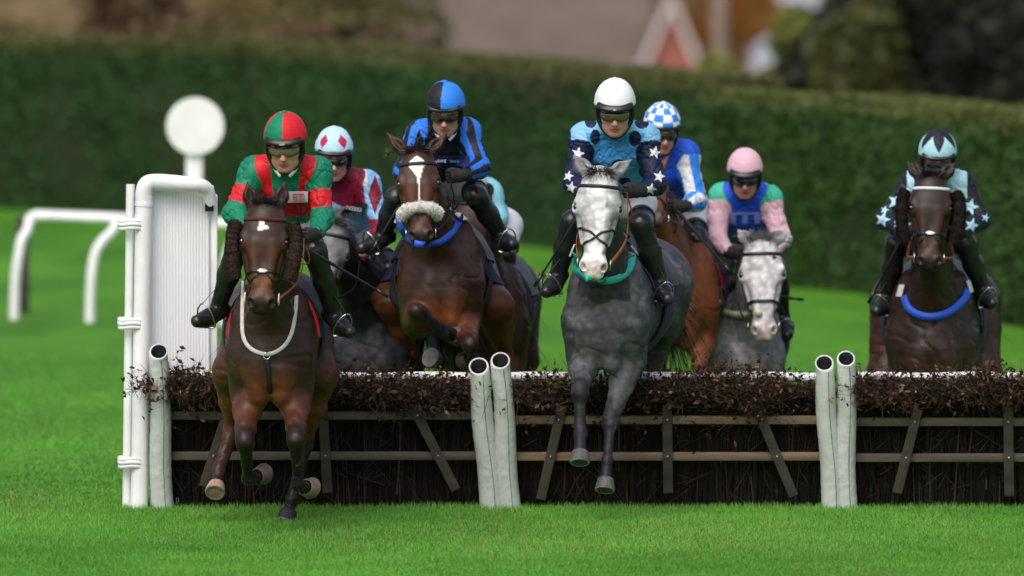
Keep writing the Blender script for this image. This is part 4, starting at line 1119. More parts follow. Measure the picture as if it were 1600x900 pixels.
        nn = f.grad(out, .03)*.35+fwd*.9; nn /= np.linalg.norm(nn, axis=1)[:, None]; mb = MB(); mb.ribbon(out+fwd*.012, nn, b['w'], .010); v, F, _ = mb.get(); bg_ = th.part('breast_girth', v, F, b['mat'])
        if b.get('ring'):
            q = P(*b['ring'], W[1]-.55*s); dv = nrm(q-CAM); t = np.linspace(-.4, .9, 200); qq = q+dv*t[:, None]; k = np.argmax(f.eval(qq) < .006); c = qq[k]
            mb = MB(); an = np.linspace(0, 2*math.pi, 20); mb.tube(c+V3(0, -.012, 0)+.020*(np.cos(an)[:, None]*V3(1, 0, 0)+np.sin(an)[:, None]*V3(0, 0, 1)), .0045, 8, cap=False); v, F, _ = mb.get(); th.part('ring', v, F, M['steel'], parent=bg_)
            mb = MB(); 
            pj, nn = f.project(smooth_path([c+V3(0, 0, -.02), c+V3(.01, .05, -.12), c+V3(.0, .12, -.22)], 10), .004, 4); mb.ribbon(pj, nn, .026, .005); v, F, _ = mb.get(); th.part('girth_strap', v, F, M['leather'], parent=bg_)
        if b.get('buckles'):
            for (bx, by) in b['buckles']:
                q = P(bx, by, W[1]-.45*s); dv = nrm(q-CAM); t = np.linspace(-.4, .9, 200); qq = q+dv*t[:, None]; F_ = f.eval(qq); k = np.argmax(F_ < .012); c = qq[k] if F_[k] < .012 else q+dv*.25
                g = f.grad(c[None], .02)[0]; zz = nrm(V3(0, 0, 1)-g[2]*g); mb = MB(); mb.box(c+g*.008, (.05, .012, .085), R=np.stack([np.cross(g, zz), g, zz], 1), bev=.004); v, F, _ = mb.get(); th.part('buckle_pad', v, F, M['white_strap'], parent=bg_)
    # saddle cloth and saddle
    def sheet(a0, a1, phi0, phi1, thick, off, cen=-.40, na=26, nph=60, flare=0):
        A = np.linspace(a0, a1, na); Ph = np.linspace(phi0, phi1, nph); g = []
        for a in A:
            dirs = np.cos(Ph)[:, None]*up+np.sin(Ph)[:, None]*r_; pts, nn = f.ring(T(0, a, cen), dirs, .75*s, .004, inner=.1); 
            g.append(pts+dirs*off)
        g = np.array(g)
        for _ in range(3):
            g[1:-1] = (g[:-2]+g[2:]+2*g[1:-1])/4; g[:, 1:-1] = (g[:, :-2]+g[:, 2:]+2*g[:, 1:-1])/4
        c = T(0, (a0+a1)/2, cen); dn = g - c; dn -= (dn@fwd)[..., None]*fwd; dn /= np.linalg.norm(dn, axis=-1)[..., None]
        top = g+dn*thick; V = np.concatenate([g.reshape(-1, 3), top.reshape(-1, 3)]); ix = np.arange(na*nph).reshape(na, nph); m = na*nph
        qf = lambda X: np.stack([X[:-1, :-1].ravel(), X[1:, :-1].ravel(), X[1:, 1:].ravel(), X[:-1, 1:].ravel()], 1)
        F = [qf(ix)[:, ::-1], qf(ix)+m]
        for e in (ix[0], ix[-1], ix[:, 0], ix[:, -1]): F.append(np.stack([e[:-1], e[1:], e[1:]+m, e[:-1]+m], 1))
        return V, [np.vstack(F)], g
    clo = mat('saddle_cloth', sp.get('cloth', (.012, .016, .06)), .85, noise=.2, nscale=30, bump=.2)
    v, F, g = sheet(.12, .70, -1.62, 1.62, .010, .008); sc = th.part('saddle_cloth', v, F, clo)
    if sp.get('trim') is not None:
        mb = MB(); n1 = f.grad(g[0], .02); mb.ribbon(g[0]+fwd*.004, -fwd+n1*0, .022, .010); v, F, _ = mb.get(); th.part('trim', v, F, mat('cloth_trim', sp['trim'], .7), parent=sc)
    v, F, g = sheet(.18, .62, -1.25, 1.25, .014, .020); sd_ = th.part('saddle', v, F, M['leather'])
    mb = MB(); mb.tube(smooth_path([T(-.09, .14, .02), T(-.05, .15, .055), T(0, .15, .065), T(.05, .15, .055), T(.09, .14, .02)], 12), .022*s, 10); v, F, _ = mb.get(); th.part('pommel', v, F, M['leather'], parent=sd_)
    v, F, g = sheet(.30, .40, -3.1, 3.1, .008, .018, nph=70, na=6); th.part('girth', v, F, mat('girth_web', (.03, .03, .06), .8))
    th.f = f; th.bit = bit; th.T = T; th.r = r_; th.up = up; th.fwd = fwd
    return th
def nrm_rows(R, tw):
    """ellipsoid axes turned in the face plane, for slanted nostrils"""
    a, b, c = R; ca, sa = math.cos(tw), math.sin(tw)
    return np.stack([a*ca+b*sa, b*ca-a*sa, c])
M['blue_web'] = mat('blue_webbing', (.02, .10, .60), .55, noise=.08, nscale=40, bump=.15)
M['teal_web'] = mat('teal_webbing', (.02, .42, .33), .55, noise=.08, nscale=40, bump=.15)
M['cream_web'] = mat('cream_webbing', (.50, .52, .40), .6, noise=.08)
M['red_brow'] = mat('red_browband', (.09, .008, .010), .9, noise=.3, nscale=80, bump=.6, bscale=150)
M['pearl_brow'] = mat('silver_browband', (.62, .66, .72), .4, noise=.3, nscale=120)
def hide(W, dl=0):
    """leg joints of a horse whose legs are behind the hurdle: bent gallop legs, given as world points by the caller's frame"""
    return None
def std_legs(W, Cr, s=1.0, var=0, hind=1.0):
    W = P(*W); Cr = P(*Cr); fwd = nrm(W-Cr); up = V3(0, 0, 1); r = V3(1, 0, 0); r = nrm(np.cross(up, fwd)); r = r if r[0] > 0 else -r
    H = W[2]
    def w(l, a, z): q = W + s*(r*l) - fwd*a*s; q[2] = z; return q
    e = H-.74*s
    A = [w(-.15, -.28, max(e-.22, .34)), w(-.14, -.10, max(e-.36, .20)), w(-.14, .02, max(e-.46, .10))]
    B = [w(.15, -.36, max(e-.14, .40)), w(.14, -.50, max(e-.40, .16)), w(.14, -.56, max(e-.52, .07))]
    if var: A, B = [a-2*r*(a-W).dot(r) for a in B], [a-2*r*(a-W).dot(r) for a in A]
    C = [w(-.2*hind, .80, H-.78*s), w(-.15, 1.05, max(H-1.08*s, .42)), w(-.14, .75, .18), w(-.14, .68, .06)]
    D = [w(.2*hind, .82, H-.78*s), w(.15, 1.1, max(H-1.08*s, .42)), w(.14, .9, .16), w(.14, .85, .05)]
    return [A, B, C, D]
HS = {}
HS[1] = dict(coat='bay', W=(425, 425, -1.75), croup=(436, 418, -.62), poll=(415, 322, -2.48), muz=(408, 480, -2.66), ears=((386, 283, -2.46), (447, 281, -2.46)), res=.0085,
    legs=[[(383, 690, -2.22), (388, 748, -2.04), (412, 742, -1.90)], [(463, 686, -2.25), (466, 758, -2.12), (485, 764, -1.97)],
          [(362, 582, -1.15), (364, 668, -.95), (343, 735, -1.10), (336, 770, -1.25)], [(498, 586, -1.15), (478, 690, -.92), (457, 778, -.98), (447, 814, -1.03)]],
    hoofcol=[(.10, .07, .055), (.16, .13, .10), (.42, .25, .19), (.015, .013, .013)], solecol=(.34, .21, .16),
    marks=[('star', (.13, -.008, .023))], noseband='silver', cheeks=(.060, .034, .024), browmat=M['red_brow'], bitmat=M['white_strap'], trim=(.5, .01, .02), haircol=(.012, .010, .014), flup=1.1,
    breast=dict(pts=[(381, 440), (379, 490), (380, 525), (392, 545), (418, 554), (442, 543), (456, 520), (462, 480), (464, 440)], w=.024, mat=M['white_strap'], ring=(417, 556)),
    label='dark bay horse with brown sheepskin cheekpieces and white star, galloping in front of the hurdle')
HS[3] = dict(coat='redbay', W=(690, 326, .50), croup=(694, 356, 1.60), poll=(652, 240, -.22), muz=(658, 374, -.44), ears=((603, 206, -.16), (700, 208, -.16)), res=.0085,
    legs=[[(650, 486, -.22), (697, 520, -.05), (716, 527, .07)], [(735, 538, -.12), (738, 560, .10), (728, 566, .2)],
          [(612, 470, .95), (642, 560, 1.20), (690, 566, .80), (672, 560, .70)], [(772, 480, 1.0), (790, 555, 1.3), (785, 610, 1.0), (780, 640, .95)]],
    marks=[('blaze', ((.04, .075, .12, .155, .19, .33), (.004, .042, .034, .020, .007, .004), (0, -.005, -.005, 0, .002, 0)))], noseband='fleece', haircol=(.015, .010, .010), solecol=(.22, .20, .18), hoofcol=(.10, .085, .075),
    breast=dict(pts=[(622, 335), (627, 358), (642, 377), (664, 383), (688, 378), (708, 362), (722, 338)], w=.040, mat=M['blue_web'], buckles=[(624, 340), (720, 340)]),
    label='reddish bay horse with white sheepskin noseband and white blaze, leaping over the left hurdle panel')
HS[5] = dict(coat='grey', W=(952, 378, -.50), croup=(1006, 368, .58), poll=(938, 272, -1.22), muz=(927, 424, -1.42), ears=((896, 243, -1.16), (987, 249, -1.16)), res=.0085,
    headcol=(.42, .42, .43), earcol=(.16, .16, .165), haircol=(.03, .028, .03), hoofcol=(.085, .08, .082), solecol=(.03, .026, .026), flup=.2,
    legs=[[(906, 610, -1.05), (907, 679, -1.12), (906, 722, -1.20)], [(954, 658, -.88), (949, 719, -1.02), (945, 765, -1.10)],
          [(945, 520, .5), (960, 590, .85), (950, 640, .6), (950, 670, .55)], [(1032, 500, .55), (1018, 590, .80), (1010, 640, .6), (1010, 670, .5)]],
    noseband='grackle', marks=[('pinknose', 0)], 
    breast=dict(pts=[(899, 396), (902, 420), (916, 434), (942, 439), (968, 434), (985, 418), (989, 394)], w=.046, mat=M['teal_web'], buckles=[(896, 392), (992, 392)]),
    label='dappled grey horse with teal breast girth landing over the middle hurdle panel, forelegs reaching down')
HS[8] = dict(coat='brown', s=1.10, hind=1.45, W=(1458, 402, 1.90), croup=(1462, 398, 3.02), poll=(1455, 277, 1.15), muz=(1452, 414, .97), ears=((1416, 250, 1.2), (1495, 253, 1.2)), res=.010,
    noseband='silver', cheeks=(.022, .014, .012), browmat=M['pearl_brow'], cheekout=.042,
    breast=dict(pts=[(1412, 462), (1422, 484), (1450, 495), (1482, 488), (1506, 468), (1513, 452)], w=.048, mat=M['blue_web'], buckles=[(1408, 455), (1514, 448)]),
    label='very dark brown horse with dark cheekpieces and blue breast girth behind the right hurdle panel')
HS[7] = dict(coat='lightgrey', s=.93, W=(1166, 446, 3.0), croup=(1158, 440, 4.0), poll=(1189, 378, 2.32), muz=(1194, 522, 2.12), ears=((1152, 358, 2.36), (1232, 362, 2.36)), res=.011,
    neckdark=.0, fl=.13, headcol=(.48, .48, .50), earcol=(.30, .30, .31), haircol=(.18, .18, .20), flup=.9, noseband='plain', marks=[('pinknose', 0)],
    breast=dict(pts=[(1122, 480), (1135, 489), (1160, 492), (1190, 488)], w=.045, mat=M['cream_web']),
    label='pale grey horse with grey forelock approaching the hurdle, partly behind the chestnut horse')
HS[6] = dict(coat='chestnut', W=(1060, 356, 2.40), croup=(1066, 352, 3.5), poll=(1008, 274, 1.72), muz=(1026, 342, 1.28), ears=((990, 250, 1.8), (1046, 242, 1.8)), res=.011, face=(0, -1, .9),
    label='chestnut horse half hidden behind the dappled grey horse', cloth=(.2, .01, .02))
HS[2] = dict(coat='darkgrey', W=(578, 424, 1.30), croup=(590, 416, 2.4), poll=(524, 352, .62), muz=(498, 474, .45), ears=((545, 319, .66), (500, 330, .66)), res=.011,
    headcol=(.11, .11, .12), earcol=(.06, .06, .065), haircol=(.05, .05, .055), label='dark grey horse behind the leading bay, only its neck and shoulder showing')
HS[4] = dict(coat='brown', W=(762, 392, 2.60), croup=(768, 388, 3.7), poll=(744, 300, 1.9), muz=(735, 440, 1.75), ears=((728, 290, 1.9), (756, 290, 1.9)), res=.012,
    label='brown horse almost hidden behind the leaping bay, its right flank showing')
for k in (2, 4, 6, 7, 8): HS[k]['legs'] = std_legs(HS[k]['W'], HS[k]['croup'], HS[k].get('s', 1), k % 2, HS[k].get('hind', 1.0))
HO = {}
for k in HS:
    if DEV is None or k in DEV: HO[k] = horse(HS[k])
# ------------------------------------------------------------------ riders
M['skin'] = mat('skin', vcol=True, rough=.5, spec=.35, noise=.06, nscale=40, bump=.1, bscale=200, bdist=.001)
for _s in ('skin',):
    _b = M[_s].node_tree.nodes['Principled BSDF']; _b.inputs['Subsurface Weight'].default_value = .12; _b.inputs['Subsurface Radius'].default_value = (.02, .008, .004)
M['silk'] = mat('racing_silk', vcol=True, rough=.50, spec=.30, sheen=.0, noise=.12, nscale=9, bump=.8, bscale=16, bdist=.012, stretch=(1.3, 1, .6))
M['capsilk'] = mat('cap_silk', vcol=True, rough=.58, spec=.3, sheen=.0, bump=.25, bscale=22, bdist=.004)
M['breech'] = mat('breeches', (.66, .66, .72), .7, noise=.06, nscale=12, bump=.3, bscale=25, bdist=.012)
M['boot'] = mat('black_boot', (.014, .014, .017), .30, spec=.5, bump=.25, bscale=18, bdist=.01)
M['glove'] = mat('black_glove', (.010, .0095, .011), .7, bump=.3, bscale=60)
M['rubber'] = mat('black_visor', (.010, .010, .011), .32)
M['lens_dark'] = mat('dark_lens', (.008, .008, .010), .05, spec=.9, coat=1.0)
M['lens_amber'] = mat('amber_lens', (.10, .075, .035), .06, spec=.9, coat=1.0, alpha=None)
M['lens_clear'] = mat('clear_lens', (.75, .70, .55), .03, trans=.88, spec=.6)
M['white_cloth'] = mat('white_collar', (.72, .72, .74), .7)
SKIN = np.array([(.56, .30, .22), (.33, .10, .085), (.50, .26, .19), (.07, .04, .03)])
def topx(V):
    q = V-CAM; dep = q[:, 1]*cp - q[:, 2]*sp_; upc = q[:, 1]*sp_ + q[:, 2]*cp
    return 800+FPX*q[:, 0]/dep, 450-FPX*upc/dep
def star(px, py, cx, cy, R, rot=0.0, inner=.42):
    dx, dy = px-cx, cy-py; r = np.hypot(dx, dy); a = (np.arctan2(dx, dy)-rot) % (2*math.pi/5); a = np.minimum(a, 2*math.pi/5-a)
    # edge of a five pointed star in polar form
    p0, p1 = np.array([0, R]), np.array([math.sin(math.pi/5)*R*inner, math.cos(math.pi/5)*R*inner])
    x, y = r*np.sin(a), r*np.cos(a)
    return ((p1[0]-p0[0])*(y-p0[1]) - (p1[1]-p0[1])*(x-p0[0])) > 0 if False else ((x-p0[0])*(p1[1]-p0[1]) - (y-p0[1])*(p1[0]-p0[0])) > 0
def rider(sp, ht=None):
    J = {k: P(*v) for k, v in sp['J'].items()}; hz = sp.get('hs', 1.12); b = sp.get('b', 1.08)
    HC = J['head']; Fd = nrm(sp.get('look', (-.05, -1, -.32))); U = nrm(np.array(sp.get('hup', (0, 0, 1)), float) - np.dot(sp.get('hup', (0, 0, 1)), Fd)*Fd); R_ = np.cross(Fd, U)
    if R_[0] < 0: R_ = -R_
    def Hq(l, f_, u): return HC + hz*(R_*l+Fd*f_+U*u)
    HR = np.stack([R_, Fd, U])
    SL, SR, HP = J['sl'], J['sr'], J['hip']; mid = (SL+SR)/2; NB = mid*.85+HC*.15+V3(0, .02, -.01)
    lat = nrm(SR-SL); back = nrm(HP-mid)
    hipL, hipR = HP-lat*.105*b, HP+lat*.105*b
    def prims(f, what, inf=0.0, col=0):
        k = dict(col=col)
        if 'torso' in what:
            up0 = mid+back*.10; w1 = mid*.45+HP*.55
            f.cone(up0, w1, .118*b+inf, .100*b+inf, w=lat, sw=1.42, k=.07, tag='torso', **k)
            f.cone(SL+lat*.04, SR-lat*.04, .060*b+inf, .060*b+inf, k=.07, tag='torso', **k)
            for q_ in (SL, SR): f.cone(HC*.45+NB*.55, q_, .050*b+inf*.6, .048*b+inf, k=.07, tag='torso', **k)
            f.cone(NB+V3(0, .03, .0), up0, .062*b+inf, .10*b+inf, w=lat, sw=1.3, k=.07, tag='torso', **k)
        if 'pelvis' in what:
            f.cone(mid*.45+HP*.55, HP, .098*b+inf, .115*b+inf, w=lat, sw=1.30, k=.06, tag='pelvis', **k)
        for s_, S_, E, Wr in (('L', SL, J['el'], J['wl']), ('R', SR, J['er'], J['wr'])):
            if 'arms' in what:
                f.ell(S_, np.array([.062, .066, .068])*b+inf, k=.05, tag='uarm'+s_, **k)
                f.cone(S_, E, .056*b+inf, .050*b+inf, k=.04, tag='uarm'+s_, **k)
                f.cone(E, Wr+(E-Wr)*(.0 if inf < .005 else .05), .050*b+inf, .031*b+inf*.8, k=.03, tag='farm'+s_, **k)
        for s_, Hj, K_, A, To in (('L', hipL, J['kl'], J['al'], J['tl']), ('R', hipR, J['kr'], J['ar'], J['tr'])):
            if 'thigh' in what:
                if inf > 0:
                    f.cone(Hj, K_+(Hj-K_)*.32, .086*b+inf, .064*b+inf*.6, k=.06, tag='thigh', **k); continue
                f.cone(Hj, K_, .086*b+inf, .056*b+inf, k=.06, tag='thigh', **k)
                f.ell(K_, np.full(3, .057*b)+inf, k=.03, tag='thigh', **k)
                f.cone(K_, K_+(A-K_)*(.22 if inf < -.001 else .05), .048*b+inf, .046*b+inf, k=.03, tag='shin', **k)
            if 'calf' in what:
                f.cone(K_-(A-K_)*.06, K_+(A-K_)*.45, .056*b+inf, .055*b+inf, k=.03, tag='calf', **k)
                f.cone(K_-(A-K_)*.02, K_+(Hj-K_)*.36, .057*b+inf, .070*b+inf, k=.03, tag='calf', **k)
                f.cone(K_+(A-K_)*.45, A, .055*b+inf, .038*b+inf, k=.03, tag='calf', **k)
            if 'foot' in what:
                fd = nrm(To-A); flat_ = nrm(np.array([fd[0], fd[1], fd[2]])); dn = nrm(V3(0, 0, -1)-(-flat_[2])*flat_)
                hl_ = A-flat_*.045+dn*.035
                f.cone(hl_, A+(To-A)*.55+dn*.022, .036*b+inf, .043*b+inf, k=.03, tag='foot', **k)
                f.cone(A+(To-A)*.5+dn*.024, To, .042*b+inf, .030*b+inf, k=.025, tag='foot', **k)
    # ---- the body: one continuous figure
    f = Field(); prims(f, ['torso', 'pelvis', 'arms', 'thigh', 'calf', 'foot'], -.007)
    c = dict(col=0)
    f.ell(Hq(0, -.005, .035), V3(.076, .094, .095)*hz, HR, k=.02, tag='head', **c)
    f.ell(Hq(0, .030, -.035), V3(.068, .066, .072)*hz, HR, k=.03, tag='head', **c)
    f.ell(Hq(0, .034, -.078), V3(.051, .052, .040)*hz, HR, k=.03, tag='head', **c)
    f.ell(Hq(0, .072, -.102), V3(.021, .018, .018)*hz, HR, k=.025, tag='head', **c)
    for s_ in (-1, 1):
        f.ell(Hq(s_*.040, .066, -.022), V3(.022, .022, .018)*hz, HR, k=.02, tag='head', **c)
        f.cone(Hq(s_*.052, .02, -.075), Hq(s_*.02, .066, -.10), .020*hz, .015*hz, k=.02, tag='head', **c)
        f.ell(Hq(s_*.030, .088, .022), V3(.022, .012, .008)*hz, HR, k=.012, tag='head', **c)
        f.ell(Hq(s_*.079, -.004, -.012), V3(.012, .018, .030)*hz, HR, k=.008, tag='head', **c)
        f.ell(Hq(s_*.0115, .106, -.038), V3(.008, .009, .007)*hz, HR, k=.008, tag='head', **c)
        f.ell(Hq(s_*.032, .107, .002), V3(.016, .014, .010)*hz, HR, k=.012, op='-')
    f.cone(Hq(0, .088, .010), Hq(0, .115, -.034), .009*hz, .0115*hz, k=.012, tag='head', **c)
    f.ell(Hq(0, .089, -.065), V3(.023, .013, .0065)*hz, HR, k=.006, col=1, tag='lip')
    f.ell(Hq(0, .086, -.077), V3(.020, .012, .0065)*hz, HR, k=.006, col=1, tag='lip')
    f.ell(Hq(0, .103, -.071), V3(.020, .010, .0022)*hz, HR, k=.004, op='-')
    f.cone(Hq(0, -.02, -.04), NB, .056*hz, .062*b, k=.03, tag='neck', **c)
    hands = {}
    for s_, Wr, Hn, E in (('L', J['wl'], J['hl'], J['el']), ('R', J['wr'], J['hr'], J['er'])):
        d = nrm(Hn-Wr); inw = nrm((1 if s_ == 'L' else -1)*lat - np.dot((1 if s_ == 'L' else -1)*lat, d)*d); ac = np.cross(d, inw)       # ac: across the knuckles
        if ac[2] < 0: ac = -ac
        hands[s_] = (Wr, d, inw, ac)
    def hand(f, s_, inf=0.0, col=2):
        Wr, d, inw, ac = hands[s_]; h = 1.08
        k0 = Wr+d*.030*h; E_ = J['el'] if s_ == 'L' else J['er']
        if inf > 0: f.cone(Wr+nrm(E_-Wr)*.055, Wr, .036+inf, .033+inf, k=.01, col=col, tag='hand')
        f.cone(Wr-d*.02, k0, .030+inf, .028+inf, w=ac, sw=1.15, k=.02, col=col, tag='hand')
        f.cone(k0, Wr+d*.078*h, .022+inf, .020+inf, w=ac, sw=1.75, k=.02, col=col, tag='hand')
        for i, (o, ln) in enumerate(((.030, .92), (.010, 1.04), (-.010, 1.0), (-.029, .82))):      # index to little
            a = Wr+d*.080*h+ac*o*h; m1 = a+(d*.020+inw*.026)*ln*h; m2 = m1+(-d*.012+inw*.020)*ln*h; m3 = m2+(-d*.022-inw*.002)*ln*h
            f.cone(a-d*.018, a, .0098+inf, .0100+inf, k=.008, col=col, tag='finger')
            f.cone(a, m1, .0098+inf, .0088+inf, k=.005, col=col, tag='finger'); f.cone(m1, m2, .0088+inf, .0082+inf, k=.004, col=col, tag='finger'); f.cone(m2, m3, .0082+inf, .0072+inf, k=.004, col=col, tag='finger')
        t0 = Wr+d*.030*h+ac*.030*h+inw*.008; t1 = t0+(d*.030+ac*.012+inw*.018)*h; t2 = t1+(d*.022-ac*.006+inw*.016)*h
        f.cone(t0, t1, .0125+inf, .0108+inf, k=.010, col=col, tag='finger'); f.cone(t1, t2, .0105+inf, .0085+inf, k=.004, col=col, tag='finger')
    bare = sp.get('bare', '')
    for s_ in 'LR': hand(f, s_, 0.0 if s_ in bare else -.0012)
    V, Q = f.mesh(sp.get('res', .0065)); C_, tags, _, _ = f.paint(V, SKIN*sp.get('skin', 1.0), .004)
    q = (V-HC)/hz; lx, fx, ux = q@R_, q@Fd, q@U
    hd = (tags == 'head')
    for (cx, cf, cu, r0, colr, am) in ((.042, .085, -.028, .022, (.50, .16, .12), .45), (-.042, .085, -.028, .022, (.50, .16, .12), .45), (0, .115, -.03, .014, (.5, .17, .13), .45)):
        m = am*np.exp(-((lx-cx)**2+(fx-cf)**2+(ux-cu)**2)/r0**2)*hd; C_ = C_*(1-m[:, None])+np.array(colr)*m[:, None]
    m = (np.abs(ux-.026) < .0045+.002*np.cos(lx*60)) & (np.abs(lx) > .012) & (np.abs(lx) < .048) & hd & (fx > .05); C_[m] = C_[m]*.3                     # eyebrows
    stub = .22*np.clip((-ux-.055)*25, 0, 1)*hd; C_ = C_*(1-stub[:, None])+np.array([.16, .10, .08])*stub[:, None]*1.0
    base = np.array([HP[0], HP[1], 0.0])
    th = Thing('person', base, sp['label'], 'jockey', None, V=V, F=Q, mat=M['skin'], col=C_)
    for s_ in (-1, 1):
        mb = MB(); mb.sphere(Hq(s_*.032, .088, .002), .0125*hz, n=12); v, F, _ = mb.get(); e = th.part('eye', v, F, mat('eye_white', (.6, .58, .55), .2))
        mb = MB(); mb.sphere(Hq(s_*.032, .0955, .001), .0055*hz, n=10); v, F, _ = mb.get(); th.part('iris', v, F, M['eye'], parent=e)
    # ---- silks
    f = Field(); prims(f, ['torso', 'arms'], .014)
    w1 = mid*.45+HP*.55; f.cone(w1-back*.05, w1+back*.05, .112*b, .112*b, w=lat, sw=1.40, k=.03, col=0, tag='torso')
    f.cone(Hq(0, -.02, -.06), NB, .01, .068*b, k=.03, col=0, tag='torso')
    f.cone(HC-V3(0, 0, .02)*hz, HC+(NB-HC)*.45, .060*hz, .058*hz, k=.004, op='-')       # neck opening
    V, Q = f.mesh(sp.get('jres', .0055))
    N = vnormals(V, Q)
    wp = V*[1, 1, .75]+wave(V, 5.0)[:, None]*.05; fo = wave(wp, 8.0); f2 = wave(wp+7, 15.0); f3 = wave(wp*[1.6, 1, .6]+3, 24.0)
    w4 = V + .10*np.stack([wave(V+1, 3.5), wave(V+5, 3.5), wave(V+9, 3.5)], 1); f4 = wave(w4*[2.2, 1, .5], 13.0)
    V = V + N*(.006*np.minimum(np.abs(fo), .6) - .008*np.exp(-(f4/.12)**2) - .006*np.exp(-(f2/.10)**2) + .003*f3)[:, None]
    _, tags, idx, ps = f.paint(V, np.ones((2, 3)), .004)
    px, py = topx(V); t = np.zeros(len(V)); ang = np.zeros(len(V))
    for s_, S_, E, Wr in (('L', SL, J['el'], J['wl']), ('R', SR, J['er'], J['wr'])):
        for nm, a, c_ in (('uarm', S_, E), ('farm', E, Wr)):
            m = tags == nm+s_; ab = c_-a; tt = ((V[m]-a)@ab)/(ab@ab); t[m] = tt; ax = nrm(ab); e1 = nrm(np.cross(ax, V3(0, 1, 0))); e2 = np.cross(ax, e1)
            w_ = V[m]-a-tt[:, None]*ab; ang[m] = np.arctan2(w_@e1, w_@e2)
    C_ = sp['silk'](dict(px=px, py=py, tags=tags, t=t, ang=ang, N=N, n=len(V), lx=(V-mid)@lat, V=V))
    jk = th.part('silk_jacket', V, Q, M['silk'], C_)
    if sp.get('collar'):
        mb = MB()
        for s_ in (-1, 1):
            pts = smooth_path([Hq(s_*.060, -.0, -.085), Hq(s_*.052, .035, -.110), Hq(s_*.022, .066, -.140)], 10); nn = np.array([nrm(Fd*.8+R_*s_*.6+U*.2)]*10); mb.ribbon(pts, nn, .020, .006)
        v, F, _ = mb.get(); th.part('collar', v, F, M['white_cloth'], parent=jk)
    th.jf = f; th.jk = jk
    # ---- breeches and boots
    f = Field(); prims(f, ['pelvis', 'thigh'], .010); V, Q = f.mesh(.009); N = vnormals(V, Q); V = V+N*(.004*wave(V, 14.0))[:, None]; th.part('breeches', V, Q, M['breech'])
    for s_, K_, A, To in (('L', J['kl'], J['al'], J['tl']), ('R', J['kr'], J['ar'], J['tr'])):
        f = Field(); 
        full = f.p; tmp = Field(); prims(tmp, ['calf', 'foot'], .009); half = len(tmp.p)//2; f.p = tmp.p[:half] if s_ == 'L' else tmp.p[half:]
        fd = nrm(To-A); dn = nrm(V3(0, 0, -1)-(-fd[2])*fd); f.ell(A-fd*.055+dn*.068, (.028, .028, .016), k=.012, col=0, tag='heel')
        V, Q = f.mesh(.0075); N = vnormals(V, Q); ax = nrm(A-K_); V = V+N*(.0025*wave(V-((V-K_)@ax)[:, None]*ax*.0, 24.0))[:, None]
        bt = th.part('boot', V, Q, M['boot'])
        c0 = K_+((hipL if s_ == 'L' else hipR)-K_)*.36; rr = .079*b; ax = nrm((hipL if s_ == 'L' else hipR)-K_); mb = MB(); e1 = nrm(np.cross(ax, V3(0, 1, 0))); e2 = np.cross(ax, e1); an = np.arange(28)*2*math.pi/28
        ring = c0+rr*(np.cos(an)[:, None]*e1+np.sin(an)[:, None]*e2); mb.ribbon(ring, (ring-c0)/rr, .035, .004, closed=True); v, F, _ = mb.get(); th.part('boot_top', v, F, sp.get('boottop', M['boot']), parent=bt)
    # ---- gloves
    for s_ in 'LR':
        if s_ in bare: continue
        f = Field(); hand(f, s_, .0018, 0); V, Q = f.mesh(.0042); th.part('glove', V, Q, M['glove'])
    # ---- helmet with silk cover
    f = Field(); f.ell(Hq(0, -.008, .048), V3(.112, .134, .136)*hz, HR, k=.01, col=0, tag='cap')
    f.half(Hq(0, .10, .060), -(U-Fd*.22), k=.010)
    V, Q = f.mesh(.0055); N = vnormals(V, Q); V = V+N*(.0022*wave(V, 30.0))[:, None]
    q = (V-Hq(0, -.008, .05)); az = np.arctan2(q@R_, q@Fd); el = np.arctan2(q@U, np.hypot(q@R_, q@Fd)); px, py = topx(V)
    C_ = sp['cap'](dict(az=az, el=el, n=len(V), u=(q@U)/hz, px=px, py=py, l=(q@R_)/hz))
    hm = th.part('helmet', V, Q, M['capsilk'], C_)
    mb = MB(); mb.sphere(Hq(0, -.008, .183), V3(.014, .014, .008)*hz, R=HR.T, n=12); v, F, _ = mb.get(); th.part('top_button', v, F, M['capsilk'], np.tile(C_[np.argmax(el)], (len(v), 1)), parent=hm)
    f = Field(); f.ell(Hq(0, -.008, .040), V3(.1065, .130, .075)*hz, HR, k=.01, col=0); f.half(Hq(0, 0, .055), U-Fd*.22, k=.004); f.half(Hq(0, 0, .024), -(U-Fd*.18), k=.006)
    f.ell(Hq(0, -.03, -.03), V3(.086, .118, .075)*hz, HR, k=.005, op='-'); 
    V, Q = f.mesh(.006); th.part('rim', V, Q, M['rubber'], parent=hm)
    pk = sp.get('peak', 1.0)
    f = Field(); f.ell(Hq(0, .078, .064), V3(.098, .062*pk, .023*pk)*hz, np.stack([R_, nrm(Fd-U*.30), nrm(U+Fd*.30)]), k=.01, col=0); V, Q = f.mesh(.006); th.part('peak', V, Q, sp.get('peakmat', M['rubber']), parent=hm)
    if sp.get('badge'):
        mb = MB(); mb.sphere(Hq(0, .137, .052), V3(.016, .006, .006)*hz, R=HR.T, n=12); v, F, _ = mb.get(); th.part('badge', v, F, mat('grey_badge', (.3, .3, .3), .4), parent=hm)
    mb = MB()
    for s_ in (-1, 1):
        pts = smooth_path([Hq(s_*.088, .02, .03), Hq(s_*.089, .01, -.02), Hq(s_*.078, .018, -.062), Hq(s_*.050, .038, -.106), Hq(s_*.012, .055, -.128), Hq(0, .057, -.129)], 22)
        mb.tube(pts, np.interp(np.linspace(0, 1, 22), [0, .3, .6, 1], [.015, .014, .009, .006])*hz, 10)
        mb.tube(smooth_path([Hq(s_*.086, -.03, .03), Hq(s_*.088, -.02, -.02), Hq(s_*.082, .01, -.055)], 10), .010*hz, 8)
